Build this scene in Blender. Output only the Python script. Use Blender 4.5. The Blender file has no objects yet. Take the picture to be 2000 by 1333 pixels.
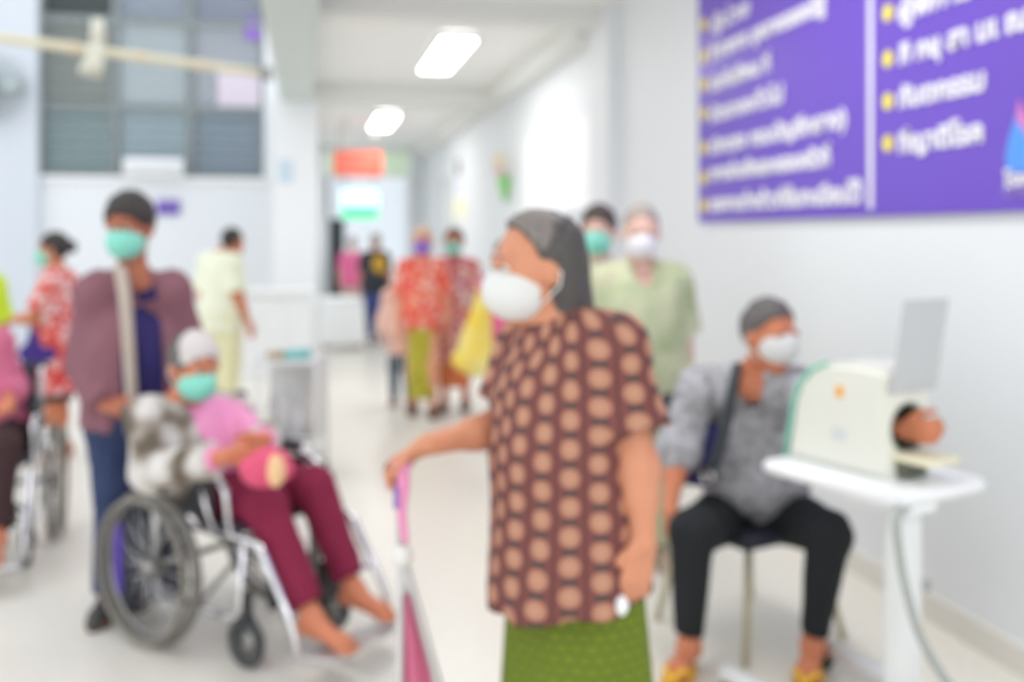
import bpy, bmesh, math, random
import numpy as np
from mathutils import Vector, Matrix, noise as mnoise

random.seed(7)
SC = bpy.context.scene
COL = SC.collection
PI = math.pi

# ------------------------------------------------------------ camera, sky, exposure
YAW = math.atan(400 / 1944.4)
CAM = Vector((0, 0, 1.45))
RGT = Vector((math.cos(YAW), -math.sin(YAW), 0))
FWD = Vector((math.sin(YAW), math.cos(YAW), 0))
UP = Vector((0, 0, 1))
FPX = 1944.4

cam_data = bpy.data.cameras.new('camera')
cam = bpy.data.objects.new('camera', cam_data)
COL.objects.link(cam)
cam.location = CAM
cam.rotation_euler = (PI / 2, 0, -YAW)
cam_data.lens = 35
cam_data.sensor_width = 36
cam_data.shift_y = -0.1032
cam_data.clip_start = 0.05
cam_data.dof.use_dof = True
cam_data.dof.focus_distance = 0.78
cam_data.dof.aperture_fstop = 2.9
SC.camera = cam

world = bpy.data.worlds.new('world')
SC.world = world
world.use_nodes = True
wbg = world.node_tree.nodes['Background']
wbg.inputs[0].default_value = (0.93, 0.965, 1.0, 1)      # even white overcast daylight through the open front and hall
wbg.inputs[1].default_value = 1.45

SC.view_settings.view_transform = 'Standard'
SC.view_settings.look = 'None'
SC.view_settings.gamma = 1.0
SC.view_settings.use_curve_mapping = False
SC.view_settings.exposure = 0.12
SC.cycles.use_denoising = True
SC.cycles.max_bounces = 8
SC.cycles.diffuse_bounces = 5
LAMP_STRENGTH = 18.0

# ------------------------------------------------------------ pixel + depth -> a point of the place
def P(px, py, d):
    return CAM + FWD * d + RGT * ((px - 1000) / FPX * d) - UP * ((py - 460) / FPX * d)

def G(px, d):                       # point on the floor at depth d
    p = P(px, 460, d); p.z = 0
    return p

WALL_X = 2.31
def WP(px, py):                     # the point of the right wall seen at px, py
    t = (px - 1000) / FPX
    d = WALL_X / (FWD.x + RGT.x * t)
    return P(px, py, d)

# ------------------------------------------------------------ materials
def lin(c):
    return tuple(((v / 255) / 12.92 if v / 255 <= 0.04045 else ((v / 255 + 0.055) / 1.055) ** 2.4) for v in c)

MATS = {}
def nd(nt, t, **kw):
    n = nt.nodes.new(t)
    for k, v in kw.items():
        setattr(n, k, v)
    return n

def mat(name, rgb, rough=0.7, metal=0.0, var=0.06, scale=12.0, bump=0.0, bscale=200.0, spec=0.5, coat=0.0, sub=0.0):
    if name in MATS:
        return MATS[name]
    m = bpy.data.materials.new(name); m.use_nodes = True
    nt = m.node_tree; b = nt.nodes['Principled BSDF']
    c = lin(rgb)
    tc = nd(nt, 'ShaderNodeTexCoord')
    nz = nd(nt, 'ShaderNodeTexNoise'); nz.inputs['Scale'].default_value = scale; nz.inputs['Detail'].default_value = 4
    nt.links.new(tc.outputs['Object'], nz.inputs['Vector'])
    mx = nd(nt, 'ShaderNodeMix', data_type='RGBA')
    mx.inputs[6].default_value = (*[v * (1 - var) for v in c], 1)
    mx.inputs[7].default_value = (*[min(1, v * (1 + var)) for v in c], 1)
    nt.links.new(nz.outputs['Fac'], mx.inputs[0])
    nt.links.new(mx.outputs[2], b.inputs['Base Color'])
    b.inputs['Roughness'].default_value = rough
    b.inputs['Metallic'].default_value = metal
    b.inputs['Specular IOR Level'].default_value = spec
    if coat: b.inputs['Coat Weight'].default_value = coat
    if sub:
        b.inputs['Subsurface Weight'].default_value = sub
        b.inputs['Subsurface Scale'].default_value = 0.02
    if bump:
        n2 = nd(nt, 'ShaderNodeTexNoise'); n2.inputs['Scale'].default_value = bscale; n2.inputs['Detail'].default_value = 3
        nt.links.new(tc.outputs['Object'], n2.inputs['Vector'])
        bp = nd(nt, 'ShaderNodeBump'); bp.inputs['Strength'].default_value = bump; bp.inputs['Distance'].default_value = 0.004
        nt.links.new(n2.outputs['Fac'], bp.inputs['Height'])
        nt.links.new(bp.outputs['Normal'], b.inputs['Normal'])
    MATS[name] = m
    return m

def emit(name, rgb, s):
    m = bpy.data.materials.new(name); m.use_nodes = True
    b = m.node_tree.nodes['Principled BSDF']
    b.inputs['Base Color'].default_value = (*lin(rgb), 1)
    b.inputs['Emission Color'].default_value = (*lin(rgb), 1)
    b.inputs['Emission Strength'].default_value = s
    return m

def cloth(name, rgb, var=0.10):
    return mat('cloth_' + name, rgb, 0.85, 0, var, 9, 0.35, 260, 0.25)

def ramp_mat(name, stops, kind='voronoi', scale=20.0, rough=0.85, metric='uv', const=True, detail=2.0):
    """printed cloth: cells or blotches of several colours"""
    m = bpy.data.materials.new(name); m.use_nodes = True
    nt = m.node_tree; b = nt.nodes['Principled BSDF']
    tc = nd(nt, 'ShaderNodeTexCoord')
    if kind == 'voronoi':
        v = nd(nt, 'ShaderNodeTexVoronoi'); v.inputs['Scale'].default_value = scale
        nt.links.new(tc.outputs['Object'], v.inputs['Vector'])
        sp = nd(nt, 'ShaderNodeSeparateColor'); nt.links.new(v.outputs['Color'], sp.inputs[0]); fac = sp.outputs[0]
    else:
        v = nd(nt, 'ShaderNodeTexNoise'); v.inputs['Scale'].default_value = scale; v.inputs['Detail'].default_value = detail
        nt.links.new(tc.outputs['Object'], v.inputs['Vector']); fac = v.outputs['Fac']
    r = nd(nt, 'ShaderNodeValToRGB')
    r.color_ramp.interpolation = 'CONSTANT' if const else 'LINEAR'
    el = r.color_ramp.elements
    while len(el) > 1: el.remove(el[-1])
    el[0].position = stops[0][0]; el[0].color = (*lin(stops[0][1]), 1)
    for p, c in stops[1:]:
        e = el.new(p); e.color = (*lin(c), 1)
    nt.links.new(fac, r.inputs[0]); nt.links.new(r.outputs[0], b.inputs['Base Color'])
    b.inputs['Roughness'].default_value = rough
    b.inputs['Specular IOR Level'].default_value = 0.25
    return m

def math_node(nt, op, a, bb=None):
    n = nd(nt, 'ShaderNodeMath', operation=op)
    for i, v in enumerate((a, bb)):
        if v is None: continue
        if isinstance(v, (int, float)): n.inputs[i].default_value = v
        else: nt.links.new(v, n.inputs[i])
    return n.outputs[0]

def mix_col(nt, fac, a, bb):
    n = nd(nt, 'ShaderNodeMix', data_type='RGBA')
    nt.links.new(fac, n.inputs[0])
    for i, v in ((6, a), (7, bb)):
        if isinstance(v, tuple): n.inputs[i].default_value = (*lin(v), 1)
        else: nt.links.new(v, n.inputs[i])
    return n.outputs[2]

def batik_mat():
    """brown blouse print: columns of tan ovals, dark lace between them"""
    m = bpy.data.materials.new('cloth_batik'); m.use_nodes = True
    nt = m.node_tree; b = nt.nodes['Principled BSDF']
    uv = nd(nt, 'ShaderNodeTexCoord').outputs['UV']
    sx = nd(nt, 'ShaderNodeSeparateXYZ'); nt.links.new(uv, sx.inputs[0])
    u = math_node(nt, 'DIVIDE', sx.outputs[0], 0.056)
    col = math_node(nt, 'FLOOR', u)
    odd = math_node(nt, 'MODULO', math_node(nt, 'ABSOLUTE', col), 2.0)
    v = math_node(nt, 'ADD', math_node(nt, 'DIVIDE', sx.outputs[1], 0.058), math_node(nt, 'MULTIPLY', odd, 0.5))
    fu = math_node(nt, 'SUBTRACT', math_node(nt, 'FRACT', u), 0.5)
    fv = math_node(nt, 'SUBTRACT', math_node(nt, 'FRACT', v), 0.5)
    e = math_node(nt, 'ADD', math_node(nt, 'POWER', math_node(nt, 'DIVIDE', fu, 0.35), 2.0),
                  math_node(nt, 'POWER', math_node(nt, 'DIVIDE', fv, 0.36), 2.0))
    rad = math_node(nt, 'SQRT', e)
    inside = math_node(nt, 'LESS_THAN', rad, 1.0)
    core = math_node(nt, 'LESS_THAN', rad, 0.55)
    # dark marks above and below each oval and a fine dark line between columns
    topm = math_node(nt, 'GREATER_THAN', math_node(nt, 'ABSOLUTE', fv), 0.39)
    mid = math_node(nt, 'LESS_THAN', math_node(nt, 'ABSOLUTE', fu), 0.26)
    dark = math_node(nt, 'MULTIPLY', topm, mid)
    side = math_node(nt, 'GREATER_THAN', math_node(nt, 'ABSOLUTE', fu), 0.45)
    c0 = mix_col(nt, side, (122, 72, 68), (90, 58, 58))
    c1 = mix_col(nt, dark, c0, (82, 68, 68))
    c2 = mix_col(nt, inside, c1, (174, 124, 102))
    c3 = mix_col(nt, core, c2, (184, 138, 114))
    nt.links.new(c3, b.inputs['Base Color'])
    b.inputs['Roughness'].default_value = 0.8
    b.inputs['Specular IOR Level'].default_value = 0.25
    return m

def weave_mat(name, c_a, c_b, size=0.02):
    m = bpy.data.materials.new(name); m.use_nodes = True
    nt = m.node_tree; b = nt.nodes['Principled BSDF']
    uv = nd(nt, 'ShaderNodeTexCoord').outputs['UV']
    ck = nd(nt, 'ShaderNodeTexBrick'); ck.inputs['Scale'].default_value = 1.0
    ck.inputs['Brick Width'].default_value = size * 1.4; ck.inputs['Row Height'].default_value = size
    ck.inputs['Mortar Size'].default_value = size * 0.16
    ck.inputs['Color1'].default_value = (*lin(c_a), 1); ck.inputs['Color2'].default_value = (*[x * .9 for x in lin(c_a)], 1)
    ck.inputs['Mortar'].default_value = (*lin(c_b), 1)
    nt.links.new(uv, ck.inputs['Vector'])
    nt.links.new(ck.outputs['Color'], b.inputs['Base Color'])
    b.inputs['Roughness'].default_value = 0.75
    return m

def plaid_mat():
    m = bpy.data.materials.new('cloth_plaid'); m.use_nodes = True
    nt = m.node_tree; b = nt.nodes['Principled BSDF']
    tc = nd(nt, 'ShaderNodeTexCoord').outputs['Object']
    sx = nd(nt, 'ShaderNodeSeparateXYZ'); nt.links.new(tc, sx.inputs[0])
    s = math_node(nt, 'ADD', sx.outputs[0], sx.outputs[1])
    f1 = math_node(nt, 'LESS_THAN', math_node(nt, 'FRACT', math_node(nt, 'DIVIDE', s, 0.13)), 0.34)
    f2 = math_node(nt, 'LESS_THAN', math_node(nt, 'FRACT', math_node(nt, 'DIVIDE', sx.outputs[2], 0.12)), 0.36)
    f3 = math_node(nt, 'MULTIPLY', f1, f2)
    c0 = mix_col(nt, f1, (208, 204, 200), (170, 160, 150))
    c1 = mix_col(nt, f2, c0, (160, 150, 140))
    c2 = mix_col(nt, f3, c1, (98, 86, 74))
    nt.links.new(c2, b.inputs['Base Color']); b.inputs['Roughness'].default_value = 0.9
    return m

SKIN_DARK = dict(rgb=(172, 106, 80)); 
def skin(name, rgb): return mat('skin_' + name, rgb, 0.5, 0, 0.06, 25, 0.05, 400, 0.4)

M_WALL = mat('wall_paint', (228, 231, 234), 0.6, 0, 0.012, 1.5)
M_CEIL = mat('ceiling_paint', (240, 240, 238), 0.8, 0, 0.015, 1.0)
M_BEAM = mat('beam_paint', (228, 229, 226), 0.8, 0, 0.02, 1.0)
M_WHITE = mat('white_enamel', (236, 238, 240), 0.35, 0, 0.01, 6)
M_CREAM = mat('cream_plastic', (232, 232, 222), 0.4, 0, 0.012, 6)
M_CHROME = mat('chrome', (225, 225, 228), 0.06, 1.0, 0.02, 8)
M_STEEL = mat('grey_steel', (150, 148, 145), 0.3, 0.8, 0.05, 8)
M_BLACK = mat('black_plastic', (46, 47, 50), 0.5, 0, 0.05, 12)
M_RUBBER = mat('grey_rubber', (118, 114, 108), 0.7, 0, 0.06, 12)
M_DKRUB = mat('dark_rubber', (70, 72, 74), 0.7, 0, 0.06, 12)
M_DARKSEAT = mat('dark_vinyl', (52, 48, 62), 0.5, 0, 0.08, 6)

# ------------------------------------------------------------ object helpers
def link(o, parent=None):
    COL.objects.link(o)
    if parent is not None: o.parent = parent
    return o

def thing(name, label, cat, loc=(0, 0, 0), group=None):
    o = bpy.data.objects.new(name, None)
    o.empty_display_size = 0.1
    o.location = loc
    o['label'] = label; o['category'] = cat
    if group: o['group'] = group
    link(o)
    return o

def tag(o, label, cat, group=None):
    o['label'] = label; o['category'] = cat
    if group: o['group'] = group
    return o

def root_loc(parent):
    l = Vector((0, 0, 0))
    while parent is not None:
        l += Vector(parent.location); parent = parent.parent
    return l

def place(me, name, m, parent=None, smooth=True, label=None):
    """link mesh whose verts are in world coordinates under parent (an un-rotated empty or mesh)"""
    o = bpy.data.objects.new(name, me)
    if m is not None: me.materials.append(m)
    off = root_loc(parent) if parent is not None else Vector((0, 0, 0))
    if off.length: me.transform(Matrix.Translation(-off))
    if smooth:
        me.polygons.foreach_set('use_smooth', [True] * len(me.polygons))
    if label: o['label'] = label
    link(o, parent)
    return o

def top(me, name, m, base, label, cat, group=None, smooth=True):
    """a thing made of one mesh, its origin at base"""
    base = Vector(base)
    me.transform(Matrix.Translation(-base))
    o = bpy.data.objects.new(name, me); me.materials.append(m); o.location = base
    if smooth: me.polygons.foreach_set('use_smooth', [True] * len(me.polygons))
    link(o); tag(o, label, cat, group)
    return o

def bm_mesh(bm, name='m'):
    me = bpy.data.meshes.new(name); bm.to_mesh(me); bm.free(); return me

def box_into(bm, c, size, rot=None, bevel=0.0):
    r = bmesh.ops.create_cube(bm, size=1.0)
    vs = r['verts']
    bmesh.ops.scale(bm, vec=size, verts=vs)
    if bevel:
        es = list({e for v in vs for e in v.link_edges})
        rb = bmesh.ops.bevel(bm, geom=es, offset=bevel, segments=2, affect='EDGES', profile=0.6)
        vs = list({v for f in rb['faces'] for v in f.verts} | {v for v in vs if v.is_valid})
        # bevel keeps only local geometry: gather the whole island
        seen = set(vs); stack = list(vs)
        while stack:
            v = stack.pop()
            for e in v.link_edges:
                w = e.other_vert(v)
                if w not in seen: seen.add(w); stack.append(w)
        vs = list(seen)
    M = Matrix.Translation(Vector(c)) @ (rot.to_4x4() if rot is not None else Matrix.Identity(4))
    bmesh.ops.transform(bm, matrix=M, verts=vs)
    return vs

def box(c, size, rot=None, bevel=0.0):
    bm = bmesh.new(); box_into(bm, c, size, rot, bevel); return bm_mesh(bm)

def boxes(lst, bevel=0.0):
    bm = bmesh.new()
    for it in lst: box_into(bm, it[0], it[1], it[2] if len(it) > 2 else None, bevel)
    return bm_mesh(bm)

def span(lo, hi, bevel=0.0):
    lo, hi = Vector(lo), Vector(hi)
    return box((lo + hi) / 2, hi - lo, None, bevel)

def fillet(pts, rad, n=5):
    pts = [Vector(p) for p in pts]; out = [pts[0]]
    for a, b, c in zip(pts, pts[1:], pts[2:]):
        r = min(rad, (a - b).length * .45, (c - b).length * .45)
        p0 = b + (a - b).normalized() * r; p1 = b + (c - b).normalized() * r
        for i in range(n + 1):
            t = i / n
            out.append(p0 * (1 - t) ** 2 + b * 2 * t * (1 - t) + p1 * t * t)
    out.append(pts[-1]); return out

def tube_into(bm, pts, r, seg=10, closed=False, r2=None):
    pts = [Vector(p) for p in pts]; n = len(pts)
    tang = []
    for i in range(n):
        if closed: t = pts[(i + 1) % n] - pts[i - 1]
        elif i == 0: t = pts[1] - pts[0]
        elif i == n - 1: t = pts[-1] - pts[-2]
        else: t = pts[i + 1] - pts[i - 1]
        tang.append(t.normalized())
    ref = tang[0].orthogonal().normalized(); rings = []
    for i in range(n):
        t = tang[i]
        ref = (ref - t * ref.dot(t))
        if ref.length < 1e-6: ref = t.orthogonal()
        ref.normalize(); bi = t.cross(ref)
        rr = r if r2 is None else r + (r2 - r) * i / (n - 1)
        rings.append([bm.verts.new(pts[i] + (ref * math.cos(2 * PI * k / seg) + bi * math.sin(2 * PI * k / seg)) * rr) for k in range(seg)])
    m = n if closed else n - 1
    for i in range(m):
        A, B = rings[i], rings[(i + 1) % n]
        for k in range(seg):
            bm.faces.new((A[k], A[(k + 1) % seg], B[(k + 1) % seg], B[k]))
    if not closed:
        bm.faces.new(list(reversed(rings[0]))); bm.faces.new(rings[-1])

def tube(pts, r, seg=10, closed=False, r2=None):
    bm = bmesh.new(); tube_into(bm, pts, r, seg, closed, r2); return bm_mesh(bm)

def tubes(lst, seg=10):
    bm = bmesh.new()
    for pts, r in lst: tube_into(bm, pts, r, seg)
    return bm_mesh(bm)

def ring_pts(c, ax, r, n=40):
    ax = Vector(ax).normalized(); a = ax.orthogonal().normalized(); b = ax.cross(a)
    return [Vector(c) + (a * math.cos(2 * PI * i / n) + b * math.sin(2 * PI * i / n)) * r for i in range(n)]

def sphere(c, radii, seg=16, rings=10, rot=None):
    bm = bmesh.new()
    bmesh.ops.create_uvsphere(bm, u_segments=seg, v_segments=rings, radius=1)
    M = Matrix.Translation(Vector(c)) @ (rot.to_4x4() if rot is not None else Matrix.Identity(4)) @ Matrix.Diagonal((*radii, 1))
    bmesh.ops.transform(bm, matrix=M, verts=bm.verts)
    return bm_mesh(bm)

def prism(poly, depth_vec):
    """solid from a planar polygon (list of world points) extruded by depth_vec"""
    bm = bmesh.new(); dv = Vector(depth_vec)
    a = [bm.verts.new(Vector(p)) for p in poly]; b = [bm.verts.new(Vector(p) + dv) for p in poly]
    bm.faces.new(a); bm.faces.new(list(reversed(b))); n = len(poly)
    for i in range(n): bm.faces.new((a[i], b[i], b[(i + 1) % n], a[(i + 1) % n]))
    bmesh.ops.recalc_face_normals(bm, faces=bm.faces)
    return bm_mesh(bm)

# ------------------------------------------------------------ implicit surfaces (one continuous body per figure)
class Field:
    def __init__(s): s.ops = []
    def cone(s, a, b, r0, r1, k=0.03, flat=None, cut=None):
        s.ops.append(('c', Vector(a), Vector(b), r0, r1, k, flat, cut or [])); return s
    def ell(s, c, axes, radii, k=0.03, cut=None):
        s.ops.append(('e', Vector(c), axes, radii, k, cut or [])); return s
    def sub(s, c, axes, radii, k=0.01): s.ops.append(('s', Vector(c), axes, radii, k)); return s
    def cut(s, p, n): s.ops.append(('p', Vector(p), Vector(n).normalized())); return s
    def folds(s, amp, freq, seed=0, aniso=(1, 1, .45)): s.ops.append(('n', amp, freq, seed, aniso)); return s
    def bounds(s):
        lo = Vector((1e9,) * 3); hi = Vector((-1e9,) * 3)
        for o in s.ops:
            if o[0] == 'c': pr = [(o[1], o[3]), (o[2], o[4])]
            elif o[0] == 'e': pr = [(o[1], max(o[3]))]
            else: continue
            for p, r in pr:
                for i in range(3):
                    lo[i] = min(lo[i], p[i] - r); hi[i] = max(hi[i], p[i] + r)
        return lo, hi
    def mesh(s, h, zmin=None):
        lo, hi = s.bounds(); pad = 4 * h
        lo = np.array(lo) - pad; hi = np.array(hi) + pad
        n = np.ceil((hi - lo) / h).astype(int) + 1
        ax = [lo[i] + h * np.arange(n[i]) for i in range(3)]
        D = np.full(n, 1.0, np.float32)
        def window(pmin, pmax):
            sl = []
            for i in range(3):
                i0 = max(0, int((pmin[i] - lo[i]) / h)); i1 = min(n[i], int((pmax[i] - lo[i]) / h) + 2)
                sl.append(slice(i0, max(i1, i0 + 1)))
            x = ax[0][sl[0]].astype(np.float32)[:, None, None]; y = ax[1][sl[1]].astype(np.float32)[None, :, None]; z = ax[2][sl[2]].astype(np.float32)[None, None, :]
            return tuple(sl), x, y, z
        def planes(d, x, y, z, cuts):
            for p, nn in cuts:
                nn = Vector(nn).normalized()
                d = np.maximum(d, (x - p[0]) * nn[0] + (y - p[1]) * nn[1] + (z - p[2]) * nn[2])
            return d
        def smin(a, b, k):
            hh = np.maximum(k - np.abs(a - b), 0) / k
            return np.minimum(a, b) - hh * hh * k * .25
        def elld(x, y, z, c, axes, radii):
            q = []
            for i in range(3):
                A = axes[i]
                q.append((x - c[0]) * A[0] + (y - c[1]) * A[1] + (z - c[2]) * A[2])
            k0 = np.sqrt(sum((q[i] / radii[i]) ** 2 for i in range(3))) + 1e-6
            k1 = np.sqrt(sum((q[i] / radii[i] ** 2) ** 2 for i in range(3))) + 1e-6
            return k0 * (k0 - 1) / k1
        for o in s.ops:
            if o[0] == 'c':
                _, a, b, r0, r1, k, flat, cuts = o
                rm = max(r0, r1) + k + 3 * h
                w, x, y, z = window([min(a[i], b[i]) - rm for i in range(3)], [max(a[i], b[i]) + rm for i in range(3)])
                q = [x - a[0], y - a[1], z - a[2]]; ab = np.array(b - a)
                f = 1.0
                if flat is not None:
                    av, f = flat; av = Vector(av).normalized()
                    dq = q[0] * av[0] + q[1] * av[1] + q[2] * av[2]
                    q = [q[i] + av[i] * dq * (1 / f - 1) for i in range(3)]
                    dab = float(np.dot(ab, np.array(av))); ab = ab + np.array(av) * dab * (1 / f - 1)
                L = float(np.dot(ab, ab)) + 1e-12
                t = np.clip((q[0] * ab[0] + q[1] * ab[1] + q[2] * ab[2]) / L, 0, 1)
                d = np.sqrt((q[0] - t * ab[0]) ** 2 + (q[1] - t * ab[1]) ** 2 + (q[2] - t * ab[2]) ** 2) - (r0 + (r1 - r0) * t)
                d = d * (0.5 + 0.5 * f)
                D[w] = smin(D[w], planes(d, x, y, z, cuts), k)
            elif o[0] == 'e':
                _, c, axes, radii, k, cuts = o
                rm = max(radii) + k + 3 * h
                w, x, y, z = window([c[i] - rm for i in range(3)], [c[i] + rm for i in range(3)])
                D[w] = smin(D[w], planes(elld(x, y, z, c, axes, radii), x, y, z, cuts), k)
            elif o[0] == 's':
                _, c, axes, radii, k = o
                rm = max(radii) + k + 3 * h
                w, x, y, z = window([c[i] - rm for i in range(3)], [c[i] + rm for i in range(3)])
                D[w] = -smin(-D[w], elld(x, y, z, c, axes, radii), k)
            elif o[0] == 'p':
                _, p, nn = o
                x = ax[0][:, None, None]; y = ax[1][None, :, None]; z = ax[2][None, None, :]
                D = np.maximum(D, ((x - p[0]) * nn[0] + (y - p[1]) * nn[1] + (z - p[2]) * nn[2]).astype(np.float32))
            elif o[0] == 'n':
                _, amp, fr, seed, an = o
                x = ax[0][:, None, None] * fr * an[0]; y = ax[1][None, :, None] * fr * an[1]; z = ax[2][None, None, :] * fr * an[2]
                w1 = np.sin(x * 1.7 + y * .9 + 1.1 * z + seed) ; w2 = np.sin(y * 1.9 - x * .8 + .7 * z + 2.3 * seed)
                D = D + (amp * np.sin(2.1 * x + 1.6 * y + 1.3 * w2 + z) * .6 + amp * .5 * np.sin(3.3 * y - 2.2 * x + 1.5 * w1 + 2 * z)).astype(np.float32)
        D[0], D[-1], D[:, 0], D[:, -1], D[:, :, 0], D[:, :, -1] = 1, 1, 1, 1, 1, 1
        return surface_nets(D, lo, h)

def surface_nets(D, lo, h):
    S = D < 0
    nx, ny, nz = D.shape
    cnt = np.zeros((nx - 1, ny - 1, nz - 1), np.uint8)
    for i in (0, 1):
        for j in (0, 1):
            for k in (0, 1):
                cnt += S[i:nx - 1 + i, j:ny - 1 + j, k:nz - 1 + k]
    act = np.argwhere((cnt > 0) & (cnt < 8))
    if len(act) == 0: raise RuntimeError('empty field')
    idx = np.full(cnt.shape, -1, np.int32); idx[tuple(act.T)] = np.arange(len(act))
    corners = [(i, j, k) for i in (0, 1) for j in (0, 1) for k in (0, 1)]
    vals = {c: D[act[:, 0] + c[0], act[:, 1] + c[1], act[:, 2] + c[2]] for c in corners}
    acc = np.zeros((len(act), 3)); num = np.zeros(len(act))
    for a in corners:
        for axis in range(3):
            if a[axis] == 1: continue
            b = list(a); b[axis] = 1; b = tuple(b)
            va, vb = vals[a], vals[b]
            cr = (va < 0) != (vb < 0)
            t = np.where(cr, va / np.where(cr, va - vb, 1), 0)
            p = np.tile(np.array(a, float), (len(act), 1)); p[:, axis] += t
            acc[cr] += p[cr]; num[cr] += 1
    verts = (act + acc / num[:, None]) * h + lo
    quads = []
    for axis in range(3):
        s0 = [slice(None)] * 3; s1 = [slice(None)] * 3
        s0[axis] = slice(0, -1); s1[axis] = slice(1, None)
        A, B = S[tuple(s0)], S[tuple(s1)]
        e = np.argwhere(A != B)
        o1, o2 = [(1, 2), (2, 0), (0, 1)][axis]
        ok = (e[:, o1] > 0) & (e[:, o2] > 0) & (e[:, o1] < D.shape[o1] - 1) & (e[:, o2] < D.shape[o2] - 1)
        e = e[ok]
        def cell(d1, d2):
            c = e.copy(); c[:, o1] += d1; c[:, o2] += d2
            return idx[c[:, 0], c[:, 1], c[:, 2]]
        q = np.stack([cell(-1, -1), cell(0, -1), cell(0, 0), cell(-1, 0)], 1)
        inside = S[e[:, 0], e[:, 1], e[:, 2]]
        q[~inside] = q[~inside][:, ::-1]
        quads.append(q)
    quads = np.concatenate(quads)
    me = bpy.data.meshes.new('f')
    me.vertices.add(len(verts)); me.vertices.foreach_set('co', verts.astype(np.float32).ravel())
    me.loops.add(quads.size); me.loops.foreach_set('vertex_index', quads.astype(np.int32).ravel())
    me.polygons.add(len(quads)); me.polygons.foreach_set('loop_start', np.arange(0, quads.size, 4, dtype=np.int32))
    me.update(calc_edges=True)
    return me

def cyl_uv(me, c, front, radius):
    """cylindrical UVs in metres round a vertical axis through c (world coords)"""
    n = len(me.vertices); co = np.empty(n * 3, np.float32); me.vertices.foreach_get('co', co); co = co.reshape(-1, 3)
    f = Vector(front); f.z = 0; f.normalize(); l = Vector((-f.y, f.x, 0))
    dx, dy = co[:, 0] - c[0], co[:, 1] - c[1]
    ang = np.arctan2(dx * l.x + dy * l.y, dx * f.x + dy * f.y)
    u = ang * radius; v = co[:, 2]
    li = np.empty(len(me.loops), np.int32); me.loops.foreach_get('vertex_index', li)
    uvl = me.uv_layers.new(name='uv')
    uvl.data.foreach_set('uv', np.stack([u[li], v[li]], 1).astype(np.float32).ravel())

def smooth_path(pts, n=6):
    out = []
    pts = [Vector(p) for p in pts]; q = [pts[0]] + pts + [pts[-1]]
    for i in range(1, len(q) - 2):
        p0, p1_, p2_, p3 = q[i - 1:i + 3]
        for k in range(n):
            u = k / n
            out.append(.5 * ((2 * p1_) + (p2_ - p0) * u + (2 * p0 - 5 * p1_ + 4 * p2_ - p3) * u * u + (3 * p1_ - p0 - 3 * p2_ + p3) * u ** 3))
    out.append(pts[-1]); return out

XYZ = (Vector((1, 0, 0)), Vector((0, 1, 0)), Vector((0, 0, 1)))

# ------------------------------------------------------------ people
def hand_prims(F, w, dv, nrm, th, s=1.0, curl=25, k=0.005):
    dv = Vector(dv).normalized()
    lat = Vector(th); lat = (lat - dv * lat.dot(dv)).normalized()
    n = Vector(nrm); n = (n - dv * n.dot(dv) - lat * n.dot(lat)).normalized()
    offs = [.029, .010, -.010, -.028]; plen = [.086, .090, .086, .078]; flen = [.066, .074, .069, .054]
    for i in range(4):
        kn = w + (dv * plen[i] + lat * offs[i]) * s
        F.cone(w + lat * offs[i] * .5 * s, kn, .0135 * s, .0115 * s, .012)
        p = kn; a = math.radians(curl * .8); spread = (lat * offs[i] * 2.0)
        for j, fr in enumerate((.46, .30, .24)):
            d = (dv + spread) * math.cos(a) + n * math.sin(a)
            d.normalize()
            q = p + d * flen[i] * fr * s
            F.cone(p, q, (.0098 - .0008 * j) * s, (.0092 - .0009 * j) * s, k)
            p = q; a += math.radians(curl)
    b = w + (dv * .022 + lat * .024) * s
    d = (dv * .75 + lat * .62 + n * .30).normalized()
    m = b + d * .042 * s
    F.cone(b, m, .0145 * s, .0115 * s, .012)
    d2 = (dv * .95 + lat * .18 + n * .45).normalized(); m2 = m + d2 * .030 * s
    F.cone(m, m2, .0110 * s, .0100 * s, k); F.cone(m2, m2 + (d2 + n * .2).normalized() * .022 * s, .0100 * s, .0085 * s, k)

def foot_prims(F, a, t, s, bare):
    d = (t - a); d.normalize(); lat = d.cross(UP).normalized(); nn = lat.cross(d).normalized()
    heel = a - d * .030 * s - nn * .040 * s
    L = (t - a).length; ball = a + d * (L - .055 * s) - nn * .022 * s
    F.cone(a, heel, .036 * s, .030 * s, .03)
    F.cone(a - nn * .008 * s, ball, .036 * s, .026 * s, .03, flat=(nn, .8))
    F.cone(heel, ball, .027 * s, .026 * s, .03)
    F.cone(ball - lat * .018 * s, ball + lat * .018 * s, .024 * s, .024 * s, .02)
    for i in range(5):
        o = (i - 2) * .0165 * s
        p = ball + lat * o - nn * .006 * s
        F.cone(p, p + d * (.052 - .004 * abs(i - 2)) * s, .0105 * s, .0095 * s, .006)

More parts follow.
